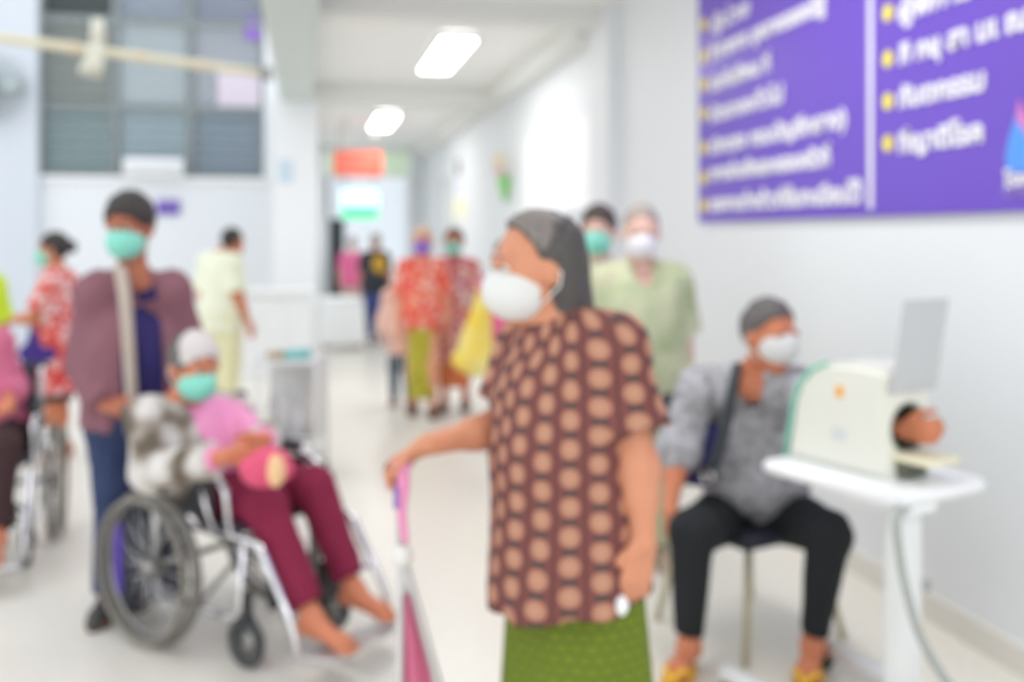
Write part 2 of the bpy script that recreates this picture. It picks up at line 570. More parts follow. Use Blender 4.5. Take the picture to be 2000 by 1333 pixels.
def person(J, label, spec, group=None, h=0.009):
    """J: joints in world coordinates. spec: clothing. Returns the Empty that parents the figure's body, hair and clothes."""
    J = {k: (Vector(v) if not isinstance(v, (int, float)) else v) for k, v in J.items()}
    s = spec.get('s', 1.0); g = spec.get('g', 1.0)
    pel, che, nec, hd = J['pel'], J['che'], J['nec'], J['head']
    up = (nec - pel).normalized(); lat = (J['shL'] - J['shR']); lat = (lat - up * lat.dot(up)).normalized(); fw = lat.cross(up).normalized()
    hf = J['hf'].normalized(); hu = J.get('hu', Vector((0, 0, 1))); hu = (hu - hf * hu.dot(hf)).normalized(); hl = hu.cross(hf).normalized()
    ax = (lat, fw, up); hax = (hl, hf, hu)
    base = (J['anL'] + J['anR']) / 2; base.z = J.get('basez', 0.0)
    root = thing('person', label, 'person', base, group)
    SK = spec['skin']; hs = spec.get('hs', s)
    cu = (pel + che) / 2
    # ---- body: one continuous surface
    F = Field()
    F.ell(che, ax, (.150 * s * g, .100 * s * g, .165 * s)); F.ell(cu, ax, (.140 * s * g, .105 * s * g, .15 * s), .05)
    F.ell(pel, ax, (.155 * s * g, .110 * s * g, .115 * s), .05)
    F.cone(J['shL'], J['shR'], .045 * s, .045 * s, .05)
    chin = hd - hu * .085 * hs + hf * .015 * hs
    F.cone(nec - up * .03 * s, hd - hu * .06 * hs - hf * .015 * hs, .054 * s, .050 * s, .03)
    F.cone(nec - up * .02 * s, J['shL'], .045 * s, .045 * s, .05); F.cone(nec - up * .02 * s, J['shR'], .045 * s, .045 * s, .05)
    for q in 'LR':
        sh, el, wr = J['sh' + q], J['el' + q], J['wr' + q]
        F.cone(sh, el, .050 * s, .038 * s * (.6 + .4 * g)); F.cone(el, wr, .040 * s * (.6 + .4 * g), .027 * s)
        F.cone(el + (wr - el) * .1, el + (wr - el) * .4, .041 * s, .036 * s, .03)
        dv = J.get('hd' + q, wr - el); th = J.get('th' + q, fw); nr = J.get('pn' + q, (lat if q == 'R' else -lat))
        hand_prims(F, wr, dv, nr, th, s, J.get('curl' + q, 22))
        hi, kn, an, to = J['hip' + q], J['kn' + q], J['an' + q], J['to' + q]
        F.cone(hi, kn, .078 * s * g, .052 * s, .05); F.cone(kn, an, .052 * s, .033 * s, .03)
        back = -fw if (hi - kn).normalized().dot(UP) > .7 else (an - kn).cross(lat).normalized() * -1
        F.cone(kn + (an - kn) * .2 + back * .008, kn + (an - kn) * .45 + back * .008, .050 * s, .043 * s, .04)
        foot_prims(F, an, to, s, True)
    # head
    F.ell(hd + hu * .022 * hs - hf * .008 * hs, hax, (.074 * hs, .094 * hs, .092 * hs), .02)
    F.ell(hd - hu * .040 * hs + hf * .022 * hs, hax, (.060 * hs, .072 * hs, .080 * hs), .03)
    F.ell(hd - hu * .100 * hs + hf * .060 * hs, hax, (.026 * hs, .024 * hs, .020 * hs), .03)
    F.cone(hd + hu * .006 * hs + hf * .086 * hs, hd - hu * .036 * hs + hf * .104 * hs, .009 * hs, .014 * hs, .012)
    F.cone(hd - hu * .040 * hs + hf * .094 * hs + hl * .010 * hs, hd - hu * .040 * hs + hf * .094 * hs - hl * .010 * hs, .009 * hs, .009 * hs, .008)
    F.cone(hd + hu * .022 * hs + hf * .080 * hs + hl * .045 * hs, hd + hu * .022 * hs + hf * .080 * hs - hl * .045 * hs, .012 * hs, .012 * hs, .015)
    for sg in (1, -1):
        F.sub(hd + hu * .004 * hs + hf * .098 * hs + hl * sg * .031 * hs, hax, (.017 * hs, .014 * hs, .011 * hs), .012)
        F.ell(hd - hu * .070 * hs + hf * .090 * hs + hl * sg * .012 * hs, hax, (.016 * hs, .010 * hs, .007 * hs), .008)
        F.ell(hd - hu * .008 * hs - hf * .008 * hs + hl * sg * .077 * hs, hax, (.011 * hs, .022 * hs, .033 * hs), .008)
    body = place(F.mesh(h), 'body', SK, root)
    for sg in (1, -1):
        ec = hd + hu * .004 * hs + hf * .080 * hs + hl * sg * .031 * hs
        R = Matrix((hl, hf, hu)).transposed()
        e = place(sphere(ec, (.013 * hs, .012 * hs, .011 * hs), 12, 8, R), 'eye', mat('eye_white', (215, 205, 198), .2), root)
        place(sphere(ec + hf * .0105 * hs, (.006 * hs, .003 * hs, .006 * hs), 10, 6, R), 'iris', mat('iris_dark', (40, 28, 24), .2), e)
        bc = hd + hu * .026 * hs + hf * .090 * hs + hl * sg * .033 * hs
        place(tube([bc - hl * sg * .020 * hs + hu * .003, bc + hu * .004 * hs, bc + hl * sg * .020 * hs - hf * .012 * hs - hu * .005], .0035 * hs, 6), 'eyebrow', spec.get('brow', mat('hair_black', (52, 46, 44), .6)), root)
    # ---- hair
    hr = spec.get('hair')
    if hr:
        H = Field(); st = hr.get('style', 'short'); th_ = hr.get('thick', .010)
        c = hd + hu * .028 * hs - hf * .014 * hs
        line = hd + hu * hr.get('line', .060) * hs + hf * hr.get('linef', .075) * hs      # hairline on the forehead
        nape = hd - hu * .045 * hs - hf * .050 * hs
        nrm = (line - nape).cross(hl).normalized()
        if nrm.dot(hf) < 0: nrm = -nrm
        if nrm.dot(hu) > 0: nrm = nrm  # keep the side above and behind the line hairline->nape
        nn = (hf * .62 - hu * .78).normalized() if 'cutn' not in hr else (hf * hr['cutn'][0] + hu * hr['cutn'][1]).normalized()
        H.ell(c, hax, ((.076 + th_) * hs, (.094 + th_) * hs, (.094 + th_) * hs), .01, cut=[(line, nn)])
        if st in ('bob', 'long'):
            L = hr.get('len', .15)
            H.cone(hd + hu * .03 * hs - hf * .055 * hs, hd - hu * L * hs - hf * .088 * hs, .076 * hs, .060 * hs, .03, flat=(hf, .8))
            H.cone(hd + hu * .03 * hs - hf * .035 * hs + hl * .035 * hs, hd - hu * (L - .03) * hs - hf * .05 * hs + hl * .04 * hs, .045 * hs, .035 * hs, .03)
            H.cone(hd + hu * .03 * hs - hf * .035 * hs - hl * .035 * hs, hd - hu * (L - .03) * hs - hf * .05 * hs - hl * .04 * hs, .045 * hs, .035 * hs, .03)
        if st == 'bun':
            H.ell(hd + hu * .02 * hs - hf * .125 * hs, hax, (.045 * hs, .040 * hs, .045 * hs), .02)
        if st == 'thick':
            H.ell(c + hu * .018 * hs + hf * .01 * hs, hax, (.080 * hs, .100 * hs, .088 * hs), .02, cut=[(line, nn)])
        H.folds(.0035, 48, 3)
        hair = place(H.mesh(min(h, .009)), 'hair', hr['mat'], root)
        if 'front' in hr:
            H2 = Field()
            H2.ell(c + hf * .004 * hs + hu * .004 * hs, hax, ((.078 + th_) * hs, (.094 + th_) * hs, (.094 + th_) * hs), .01,
                   cut=[(line, nn), (hd + hf * hr.get('fb', .01) * hs + hu * hr.get('fz', .05) * hs, (-hf * .8 - hu * .6))])
            H2.folds(.002, 60, 5)
            place(H2.mesh(min(h, .009)), 'front_hair', hr['front'], root, label=hr.get('front_label', 'grey hair above the forehead'))
    # ---- face mask
    if spec.get('mask'):
        Mk = Field()
        mu = spec.get('mask_up', 0) * hu; mc = hd - hu * .052 * hs + hf * .040 * hs + mu
        Mk.ell(mc, hax, (.070 * hs, .082 * hs, .070 * hs), .01, cut=[(hd - hu * .006 * hs + mu, hu), (hd + hf * .012 * hs, -hf)])
        Mk.ell(hd - hu * .042 * hs + hf * .090 * hs + mu, hax, (.030 * hs, .034 * hs, .040 * hs), .03, cut=[(hd - hu * .002 * hs + mu, hu)])
        Mk.folds(.0012, 0.1, 0)
        mk = place(Mk.mesh(min(h, .008)), 'face_mask', spec['mask'], root)
        bm = bmesh.new()
        for sg in (1, -1):
            e0 = hd - hu * .012 * hs + hf * .022 * hs + hl * sg * .066 * hs; e1 = hd - hu * .085 * hs + hf * .022 * hs + hl * sg * .062 * hs
            er = hd - hu * .010 * hs - hf * .026 * hs + hl * sg * .088 * hs
            tube_into(bm, [e0, (e0 + er) / 2 + hu * .010 * hs, er, hd - hu * .040 * hs - hf * .022 * hs + hl * sg * .082 * hs, e1], .0022, 6)
        place(bm_mesh(bm), 'ear_loop', mat('mask_cord', (235, 238, 238), .8), mk)
    # ---- lower clothes
    bt = spec.get('bottom')
    if bt:
        B = Field(); o = bt.get('ease', .014)
        if bt['type'] == 'skirt':
            z1 = bt['z']; r0 = bt.get('r0', .16); r1 = bt.get('r1', .18); fl = bt.get('flat', .75)
            cc = (J['knL'] + J['knR']) / 2; end = Vector((cc.x, cc.y, z1)) + bt.get('sway', Vector((0, 0, 0)))
            B.cone(pel + up * .06, end, r0 * s * g, r1 * s * g, .05, flat=(fw, fl), cut=[(end, (0, 0, -1))])
            B.folds(.006, 14, 2, (1, 1, .15))
        else:
            B.ell(pel, ax, ((.155 * g) * s + o, (.112 * g) * s + o, .12 * s), .05)
            fr = bt.get('to', .94)
            for q in 'LR':
                hi, kn, an = J['hip' + q], J['kn' + q], J['an' + q]
                e = kn + (an - kn) * fr
                B.cone(hi, kn, .080 * s * g + o, .058 * s + o, .05)
                B.cone(kn, e, .058 * s + o, bt.get('cuff', .048) * s + o * .5, .03, cut=[(e, an - kn)])
            B.folds(.0035, 22, 1.3)
        me = B.mesh(max(h, .009))
        if bt.get('uv'): cyl_uv(me, pel, fw, .17)
        place(me, bt.get('name', 'trousers' if bt['type'] != 'skirt' else 'skirt'), bt['mat'], root)
    # ---- upper clothes, one layer after another
    for T in spec.get('tops', []):
        o = T.get('ease', .013); S = Field()
        S.ell(che, ax, (.150 * s * g + o, .100 * s * g + o, .165 * s + o), .04)
        S.ell(cu, ax, (.142 * s * g + o + T.get('belly', 0) * .5, .107 * s * g + o + T.get('belly', 0), .16 * s), .06)
        hem = pel - up * T.get('hem', .08) + T.get('sway', Vector((0, 0, 0)))
        fl = T.get('flat', .72); wr0 = .150 * s * g + o
        S.cone(che - up * .02, hem, wr0, (.158 * s * g + o) * T.get('flare', 1.05), .05, flat=(fw, fl), cut=[(hem, -up)])
        if T.get('hem', .08) > .04: S.ell(pel + up * .01, ax, (.160 * s * g + o + .010, .118 * s * g + o + .010, .13 * s), .05, cut=[(hem, -up)])
        S.cone(J['shL'], J['shR'], .049 * s + o, .049 * s + o, .05)
        S.cone(nec - up * .028 * s, J['shL'], .040 * s + o, .046 * s + o, .04); S.cone(nec - up * .028 * s, J['shR'], .040 * s + o, .046 * s + o, .04)
        sl = T.get('sleeve', .75)
        for q in 'LR':
            sh, el, wr = J['sh' + q], J['el' + q], J['wr' + q]
            w = T.get('sw', 1.0)
            if sl <= 1:
                e = sh + (el - sh) * sl
                S.cone(sh, e, .054 * s + o, (.050 * s + o) * w, .04, cut=[(e, el - sh)])
            else:
                e = el + (wr - el) * (sl - 1)
                S.cone(sh, el, .054 * s + o, (.046 * s + o) * w, .04)
                S.cone(el, e, (.046 * s + o) * w, (.036 * s + o) * w, .03, cut=[(e, wr - el)])
        nk = T.get('neck', 'crew')
        nc = nec + up * .018 * s + fw * .030 * s
        if nk == 'v':
            S.sub(nec - up * .02 * s + fw * .085 * s, ax, (.052 * s, .075 * s, .10 * s), .01)
        if nk == 'open':      # open front jacket: a long wedge is cut from the front
            oo = T.get('open', (.055, 0.0))
            for i in range(9):
                t = i / 8; cc = (nec - up * .02 * s) * (1 - t) + hem * t + fw * (.16 * s) + lat * (oo[1] * s)
                S.sub(cc, ax, ((oo[0] + .01 * t) * s, .135 * s, .11 * s), .008)
        S.sub(nec + up * .04 * s + fw * .012 * s, ax, (.064 * s, .064 * s, .05 * s), .01)
        S.folds(T.get('fold', .0035), T.get('ff', 20), T.get('seed', 1.0))
        me = S.mesh(T.get('h', max(h, .009)))
        if T.get('uv'): cyl_uv(me, cu, fw, .19 * s * g)
        gm = place(me, T.get('name', 'shirt'), T['mat'], root, label=T.get('label'))
        if T.get('collar'):
            bm = bmesh.new()
            a0 = nec + up * .015 * s - fw * .045 * s
            for sg in (1, -1):
                tube_into(bm, [a0, nec + up * .012 * s + lat * sg * .058 * s, nec - up * .02 * s + fw * .06 * s + lat * sg * .045 * s, nec - up * .085 * s + fw * .108 * s + lat * sg * .012 * s], .012 * s, 8)
            place(bm_mesh(bm), 'collar', T['collar'], gm)
    # ---- shoes
    if spec.get('shoes'):
        for q in 'LR':
            K = Field(); a, t = J['an' + q], J['to' + q]
            d = (t - a).normalized(); la = d.cross(UP).normalized(); n2 = la.cross(d)
            hl2 = a - d * .03 * s - n2 * .040 * s; L = (t - a).length; bl = a + d * (L - .05 * s) - n2 * .028 * s
            K.cone(hl2, bl, .038 * s, .036 * s, .03); K.cone(bl, bl + d * .045 * s, .038 * s, .030 * s, .03)
            K.cone(a - n2 * .01, bl, .042 * s, .03 * s, .03)
            zz = min(hl2.z, bl.z) - .030 * s
            K.cut((a.x, a.y, zz), (0, 0, -1))
            place(K.mesh(max(h, .009)), 'shoe', spec['shoes'], root)
    return root

def standing(base, face, H=1.6, s=None, arms=None, stride=0.0, turn=0.0, headf=None, w=1.0):
    """joint table of a standing or walking figure on the floor point base, facing the world direction face"""
    b = Vector(base); f = Vector(face); f.z = 0; f.normalize(); r = Vector((f.y, -f.x, 0)); k = H / 1.65
    def q(x, y, z): return b + r * x * k + f * y * k + UP * z * k
    J = dict(pel=q(0, 0, .90), che=q(0, .01, 1.20), nec=q(0, -.01, 1.395), head=q(0, .03, 1.545), hf=Vector(headf) if headf else f,
             shL=q(-.150 * w, -.01, 1.312), shR=q(.150 * w, -.01, 1.312), hipL=q(-.085, 0, .86), hipR=q(.085, 0, .86),
             knL=q(-.09, .02 + stride * .45, .46), knR=q(.09, .02 - stride * .30, .46),
             anL=q(-.09, stride * .6 - .02, .075), anR=q(.09, -stride * .6 - .02, .075),
             toL=q(-.105, stride * .6 + .16, .045), toR=q(.105, -stride * .6 + .16, .045))
    A = dict(elL=(-.205, -.03, 1.05), wrL=(-.22, .05, .82), elR=(.205, -.03, 1.05), wrR=(.22, .05, .82))
    A.update(arms or {})
    for n, v in A.items():
        J[n] = q(*v)
    return J

# ============================================================ THE SETTING
def struct(me, name, m, parent=None, smooth=False):
    o = place(me, name, m, parent, smooth)
    if parent is None: o['kind'] = 'structure'
    return o

def floor_mat():
    m = bpy.data.materials.new('floor_terrazzo'); m.use_nodes = True
    nt = m.node_tree; b = nt.nodes['Principled BSDF']
    tc = nd(nt, 'ShaderNodeTexCoord')
    v = nd(nt, 'ShaderNodeTexVoronoi'); v.inputs['Scale'].default_value = 90
    n = nd(nt, 'ShaderNodeTexNoise'); n.inputs['Scale'].default_value = 1.2; n.inputs['Detail'].default_value = 5
    nt.links.new(tc.outputs['Object'], v.inputs['Vector']); nt.links.new(tc.outputs['Object'], n.inputs['Vector'])
    sp = nd(nt, 'ShaderNodeSeparateColor'); nt.links.new(v.outputs['Color'], sp.inputs[0])
    c1 = mix_col(nt, sp.outputs[0], (222, 217, 207), (236, 232, 224))
    c2 = mix_col(nt, n.outputs['Fac'], c1, (226, 221, 211))
    nt.links.new(c2, b.inputs['Base Color'])
    b.inputs['Roughness'].default_value = 0.32; b.inputs['Specular IOR Level'].default_value = 0.35
    return m

FY = 20.0       # end of the corridor
HY = 13.5       # back wall of the hall on the left
def BWp(px, py, y=HY):
    t = (px - 1000) / FPX
    d = y / (FWD.y + RGT.y * t)
    return P(px, py, d)

struct(span((-9, -3, -0.10), (2.45, FY + .2, 0)), 'floor', floor_mat())
struct(span((-0.30, -2.5, 3.2), (2.45, FY + .2, 3.32)), 'ceiling', M_CEIL)
struct(span((WALL_X, -2.5, 0), (WALL_X + .14, FY + .2, 3.2)), 'wall_right', M_WALL)
struct(span((2.20, 7.15, 0), (WALL_X, 7.65, 3.2)), 'column', M_WALL)
struct(span((-0.30, -2.5, 2.98), (0.08, FY, 3.2)), 'beam', mat('beam_grey', (206, 214, 212), .8, 0, .03, 1))
struct(span((0.08, 7.3, 3.06), (2.20, 7.55, 3.2)), 'beam', M_BEAM)
struct(span((0.08, 11.5, 2.98), (2.09, 11.85, 3.2)), 'beam', M_BEAM)
struct(span((2.09, 7.65, 3.02), (WALL_X, FY, 3.2)), 'beam', M_BEAM)
struct(span((-.38, 11.6, 0), (.12, 12.1, 2.98)), 'column', mat('column_paint', (232, 235, 238), .6, 0, .012, 1.5))
struct(boxes([((2.300, 8.0, .05), (.02, 20.9, .10))]), 'baseboard_right', mat('skirting_paint', (222, 219, 212), .5, 0, .02, 2))
# hall back wall, pierced by the tall window
wl, wr_, ws = BWp(78, 345), BWp(516, 345), BWp(300, 345).z
struct(boxes([(((-9 + wl.x) / 2, HY + .08, 3.0), (wl.x + 9, .16, 6.0)),
              (((wr_.x - .3) / 2, HY + .08, 3.0), (abs(wr_.x + .3), .16, 6.0)),
              (((wl.x + wr_.x) / 2, HY + .08, ws / 2), (wr_.x - wl.x, .16, ws)),
              (((wl.x + wr_.x) / 2, HY + .08, 5.6), (wr_.x - wl.x, .16, .8))]), 'wall_back', mat('hall_paint', (226, 230, 235), .6, 0, .012, 1.0))
struct(span((-.30, HY, 0), (-.16, FY, .95)), 'wall_left', M_WALL)          # unseen wall, cut to parapet height to let daylight brighten the corridor
struct(span((wl.x - 2.2, HY - .14, 0), (wl.x, HY, 6.0)), 'column', mat('pier_paint', (206, 213, 222), .6, 0, .02, .8))
# ---- window_1
win = thing('window_1', '', '', (0, 0, 0)); del win['label']; del win['category']; win['kind'] = 'structure'
cx = [wl.x, BWp(224, 300).x, BWp(371, 300).x, wr_.x]
rz = [ws, BWp(300, 210).z, BWp(300, 40).z, 5.2]
MF = mat('window_frame_paint', (128, 136, 138), .5, 0, .03, 4)
fr = []
for x in cx: fr.append(((x, HY + .06, (ws + 5.2) / 2), (.09, .08, 5.2 - ws)))
for z in rz: fr.append((((wl.x + wr_.x) / 2, HY + .055, z), (wr_.x - wl.x, .075, .08)))
place(boxes(fr, .004), 'window_frame', MF, win, False)
place(span((wl.x - .05, HY - .05, ws - .06), (wr_.x + .05, HY + .1, ws)), 'window_sill', M_WHITE, win, False)
tones = [[(142, 158, 162), (170, 184, 194), (146, 158, 174)], [(154, 154, 150), (206, 210, 216), (198, 196, 206)], [(80, 84, 84), (176, 178, 194), (164, 164, 182)]]
glass = bpy.data.materials.new('window_glass'); glass.use_nodes = True
gb = glass.node_tree.nodes['Principled BSDF']; gb.inputs['Base Color'].default_value = (.9, .95, .95, 1)
gb.inputs['Roughness'].default_value = .05; gb.inputs['Transmission Weight'].default_value = 1.0; gb.inputs['IOR'].default_value = 1.2
for r in range(3):
    for c in range(3):
        x0, x1, z0, z1 = cx[c] + .04, cx[c + 1] - .04, rz[r] + .04, rz[r + 1] - .04
        place(span((x0, HY + .05, z0), (x1, HY + .058, z1)), 'pane', glass, win, False)
        bm = bmesh.new(); n = max(4, int((z1 - z0) / .12)); st = (z1 - z0) / n
        for i in range(n):
            box_into(bm, ((x0 + x1) / 2, HY + .11, z0 + (i + .5) * st), (x1 - x0, .03, st * .96), Matrix.Rotation(.10, 3, 'X'))
        b = place(bm_mesh(bm), 'room_view_slats', mat('room_view_%d%d' % (r, c), tones[r][c], .7, 0, .06, 2), win, False)  # grey slats stand in for the room seen through each pane
        b['kind'] = 'stuff'
# ---- corridor end: wall with transom, door_1
dx0, dx1, dz = .34, 2.02, 2.62
struct(boxes([((.02, FY + .1, 1.6), (.64, .2, 3.2)), (((dx1 + 2.45) / 2, FY + .1, 1.6), (2.45 - dx1, .2, 3.2))]), 'wall_end', M_WALL)
door = thing('door_1', '', '', (0, 0, 0)); del door['label']; del door['category']; door['kind'] = 'structure'
place(boxes([((dx0, FY, 1.32), (.08, .12, 2.64)), ((dx1, FY, 1.32), (.08, .12, 2.64)), (((dx0 + dx1) / 2, FY, dz), (dx1 - dx0, .12, .08)), (((dx0 + dx1) / 2, FY, 3.16), (dx1 - dx0, .12, .08))], .005), 'door_frame', M_WHITE, door, False)
def translucent_mat(name, rgb):  # translucent mix, so the sky behind shines through
    m = bpy.data.materials.new(name); m.use_nodes = True; nt = m.node_tree
    tr = nd(nt, 'ShaderNodeBsdfTranslucent'); tr.inputs[0].default_value = (*lin(rgb), 1)
    ms = nd(nt, 'ShaderNodeMixShader'); ms.inputs[0].default_value = .68
    b = nt.nodes['Principled BSDF']; b.inputs['Base Color'].default_value = (*lin(rgb), 1); b.inputs['Roughness'].default_value = .4
    nt.links.new(b.outputs[0], ms.inputs[1]); nt.links.new(tr.outputs[0], ms.inputs[2])
    nt.links.new(ms.outputs[0], nt.nodes['Material Output'].inputs[0]); return m
mt = translucent_mat('transom_glass', (224, 234, 218))
for i in range(3):
    w = (dx1 - dx0) / 3
    place(span((dx0 + w * i + .02, FY + .02, dz + .05), (dx0 + w * (i + 1) - .02, FY + .04, 3.12)), 'transom_pane', mt, door, False)
M_LEAF = translucent_mat('door_leaf_translucent', (242, 245, 248))  # white leaves made translucent as an added source that brightens the corridor end
mid = (dx0 + dx1) / 2
lf = place(boxes([((dx0 + .055, FY + .05, 1.28), (.05, .05, 2.56)), (((.72 + mid) / 2, FY + .05, 1.28), (mid - .72, .05, 2.56)), (((dx0 + .72) / 2, FY + .05, 2.18), (.72 - dx0, .05, .80)), (((dx0 + .72) / 2, FY + .05, .08), (.72 - dx0, .05, .16))], .003), 'door_leaf', M_LEAF, door, False)
place(span((dx0 + .08, FY + .045, .16), (.72, FY + .06, 1.78)), 'door_glass', mat('dark_door_glass', (52, 60, 64), .3, 0, .1, 2), door, False, 'narrow dark glass panel of the left leaf')
lf2 = place(span((mid + .01, FY + .03, .02), (dx1 - .04, FY + .07, 2.56), .004), 'door_leaf', M_LEAF, door, False)
place(tube([(mid + .08, FY - .01, 1.0), (mid + .08, FY - .05, 1.0), (mid + .08, FY - .05, 1.2), (mid + .08, FY - .01, 1.2)], .012), 'door_handle', M_CHROME, lf2)

# ---- ceiling lights: recessed troffers down the corridor (two in view, the others over and behind the camera)
M_LAMP = emit('lamp_diffuser', (255, 255, 252), LAMP_STRENGTH)
def ceiling_light(x, y, label, L=1.75, w=.30):
    z = 3.195
    t = thing('ceiling_light', label, 'ceiling light', (x, y, z - .05), 'fluorescent ceiling lights of the corridor')
    place(boxes([((x - w / 2 - .015, y, z - .03), (.03, L + .06, .06)), ((x + w / 2 + .015, y, z - .03), (.03, L + .06, .06)), ((x, y - L / 2 - .015, z - .03), (w + .06, .03, .06)), ((x, y + L / 2 + .015, z - .03), (w + .06, .03, .06))], .004), 'lamp_frame', M_WHITE, t, False)
    place(span((x - w / 2, y - L / 2, z - .045), (x + w / 2, y + L / 2, z - .02)), 'diffuser', M_LAMP, t, False)
p1 = P(870, 100, 1.745 * FPX / 360); p2 = P(749, 233, 1.745 * FPX / 227)
ceiling_light(p1.x, p1.y, 'bright ceiling light panel nearer of the two, above the walking people')
ceiling_light(p2.x, p2.y, 'smaller bright ceiling light panel farther down, above the red hanging sign', 1.9, .30)
ceiling_light(1.25, 3.6, 'ceiling light panel over the near end of the corridor, out of view')
ceiling_light(1.25, -.6, 'ceiling light panel behind the viewpoint, out of view')

# ============================================================ PURPLE SIGN on the right wall
SX = WALL_X - .03
def SPt(px, py):
    t = (px - 1000) / FPX; d = SX / (FWD.x + RGT.x * t)
    return P(px, py, d)
sgl, sgr = SPt(1362, 434), SPt(2000, 414)
y_hi, y_lo, z_b = sgl.y, 1.75, sgl.z
sign = thing('notice_board', 'large purple notice board with white lettering and yellow dots on the wall', 'sign', (SX + .015, (y_hi + y_lo) / 2, z_b))
place(span((SX + .004, y_lo, z_b), (WALL_X - .002, y_hi, 3.05), .003), 'board', mat('purple_print', (106, 74, 190), .35, 0, .05, 1.2), sign, False)
M_LET = mat('white_lettering', (232, 230, 238), .5, 0, .01, 5)
M_YEL = mat('yellow_dot', (236, 222, 70), .5, 0, .02, 5)
R_SIGN = Matrix(((0, 0, -1), (-1, 0, 0), (0, 1, 0)))     # text x -> -Y, text y -> Z, text z -> -X

def text_mesh(txt, size, offset=0.0, ext=.002):
    cu = bpy.data.curves.new('t', 'FONT'); cu.body = txt; cu.size = size; cu.offset = offset; cu.extrude = ext; cu.resolution_u = 4
    o = bpy.data.objects.new('t', cu); COL.objects.link(o)
    dg = bpy.context.evaluated_depsgraph_get(); dg.update()
    me = bpy.data.meshes.new_from_object(o.evaluated_get(dg))
    bpy.data.objects.remove(o); bpy.data.curves.remove(cu)
    return me

def text_on(parent, txt, origin, width, height, R, m, name='lettering', off=.008):
    """lettering whose lower-left corner of the base line is origin, fitted to width"""
    me = text_mesh(txt, height, 0)
    n = len(me.vertices); co = np.empty(n * 3, np.float32); me.vertices.foreach_get('co', co); co = co.reshape(-1, 3)
    w = co[:, 0].max() - co[:, 0].min()
    me.transform(Matrix.Translation((-co[:, 0].min(), 0, 0)))
    me.transform(Matrix.Diagonal((width / w, 1, 1, 1)))
    if off:
        bm = bmesh.new(); q = off * height
        for k, (u, v) in enumerate(((0, 0), (1, 0), (-1, 0), (0, 1), (0, -1), (.7, .7), (-.7, -.7), (.7, -.7), (-.7, .7))):
            m2 = me.copy(); m2.transform(Matrix.Translation((u * q, v * q, k * .00012))); bm.from_mesh(m2); bpy.data.meshes.remove(m2)
        bm.to_mesh(me); bm.free()
    me.transform(Matrix.Translation(Vector(origin)) @ R.to_4x4())
    o = place(me, name, m, parent, False); o['kind'] = 'stuff'
    return o

def sign_line(txt, x0, yb, x1, height, off=.055):
    a = SPt(x0, yb); t = SPt(x1, yb)
    text_on(sign, txt, (SX, a.y, a.z), a.y - t.y, height, R_SIGN, M_LET, 'lettering', off)
def dot(px, py, r):
    c = SPt(px, py)
    place(prism([(SX, c.y + r * math.cos(2 * PI * i / 20), c.z + r * math.sin(2 * PI * i / 20)) for i in range(20)], (.004, 0, 0)), 'bullet_dot', M_YEL, sign, False)
left = [('ผู้ป่วย', 1392, 62, 1462, 48), ('ข้าราชการ บุคลากรของรัฐ', 1388, 118, 1612, 110), ('ประกันสังคม ที่', 1388, 178, 1503, 165),
        ('บัตรทองทั่วไป', 1388, 238, 1528, 222), ('เบิกตรง กรมบัญชีกลาง)', 1388, 300, 1652, 289), ('ทหารผ่านศึกและครอบครัวที่', 1388, 353, 1620, 348), ('แรงงานต่างด้าวที่ขึ้นทะเบียนไว้', 1388, 412, 1682, 402)]
for s_, x0, yb, x1, yd in left:
    sign_line(s_, x0, yb, x1, .115); dot(1374, yd, .042)
right = [('ผู้พิการ', 1757, 42, 1900, 25), ('ภิ กษุ สา มเ ณร', 1757, 125, 2035, 115), ('ทันตกรรม', 1757, 210, 1922, 198), ('ที่ญาติโรค', 1757, 298, 1918, 280)]
for s_, x0, yb, x1, yd in right:
    sign_line(s_, x0, yb, x1, .105); dot(1733, yd, .034)
dv0, dv1 = SPt(1695, 400), SPt(1704, 400)
place(span((SX, dv1.y, SPt(1699, 408).z), (SX + .004, dv0.y, 3.05)), 'divider_line', M_LET, sign, False)
# emblem at the lower right: blue drop with a pink flank over two lines of small lettering
em = SPt(1990, 335)
place(prism([(SX, em.y + a, em.z + b) for a, b in ((.055, 0), (.066, .05), (.05, .11), (.0, .22), (-.05, .11), (-.066, .05), (-.055, 0))], (.004, 0, 0)), 'emblem', mat('emblem_blue', (84, 150, 236), .5, 0, .02, 4), sign, False)
place(prism([(SX - .001, em.y + a, em.z + b) for a, b in ((.012, .17), (.0, .24), (-.07, .12), (-.05, .10))], (.003, 0, 0)), 'emblem', mat('emblem_pink', (206, 120, 190), .5, 0, .02, 4), sign, False)
a = SPt(1962, 366); text_on(sign, 'โรงพยาบาล', (SX, a.y, a.z), .36, .07, R_SIGN, M_LET, 'lettering', .04)
a = SPt(1962, 384); text_on(sign, 'ประชารัฐ', (SX, a.y, a.z), .36, .06, R_SIGN, mat('lilac_lettering', (150, 126, 205), .5), 'lettering', .03)

# ============================================================ things on the walls and ceiling
wb0, wb1 = WP(1030, 415), WP(1172, 415)
t = thing('whiteboard', 'plain bright white board on the wall behind the grey haired heads', 'whiteboard', (WALL_X - .02, (wb0.y + wb1.y) / 2, WP(1100, 415).z))
zb, zt = WP(1100, 412).z, WP(1100, 240).z
place(span((WALL_X - .02, wb1.y, zb), (WALL_X - .004, wb0.y, zt)), 'panel', mat('board_white', (246, 246, 249), .5, 0, .004, 2), t, False)
place(boxes([((WALL_X - .018, (wb0.y + wb1.y) / 2, z), (.03, wb0.y - wb1.y + .04, .03)) for z in (zb, zt)] + [((WALL_X - .018, y, (zb + zt) / 2), (.03, .03, zt - zb)) for y in (wb0.y, wb1.y)]), 'board_frame', mat('board_frame', (236, 238, 242), .4), t, False)

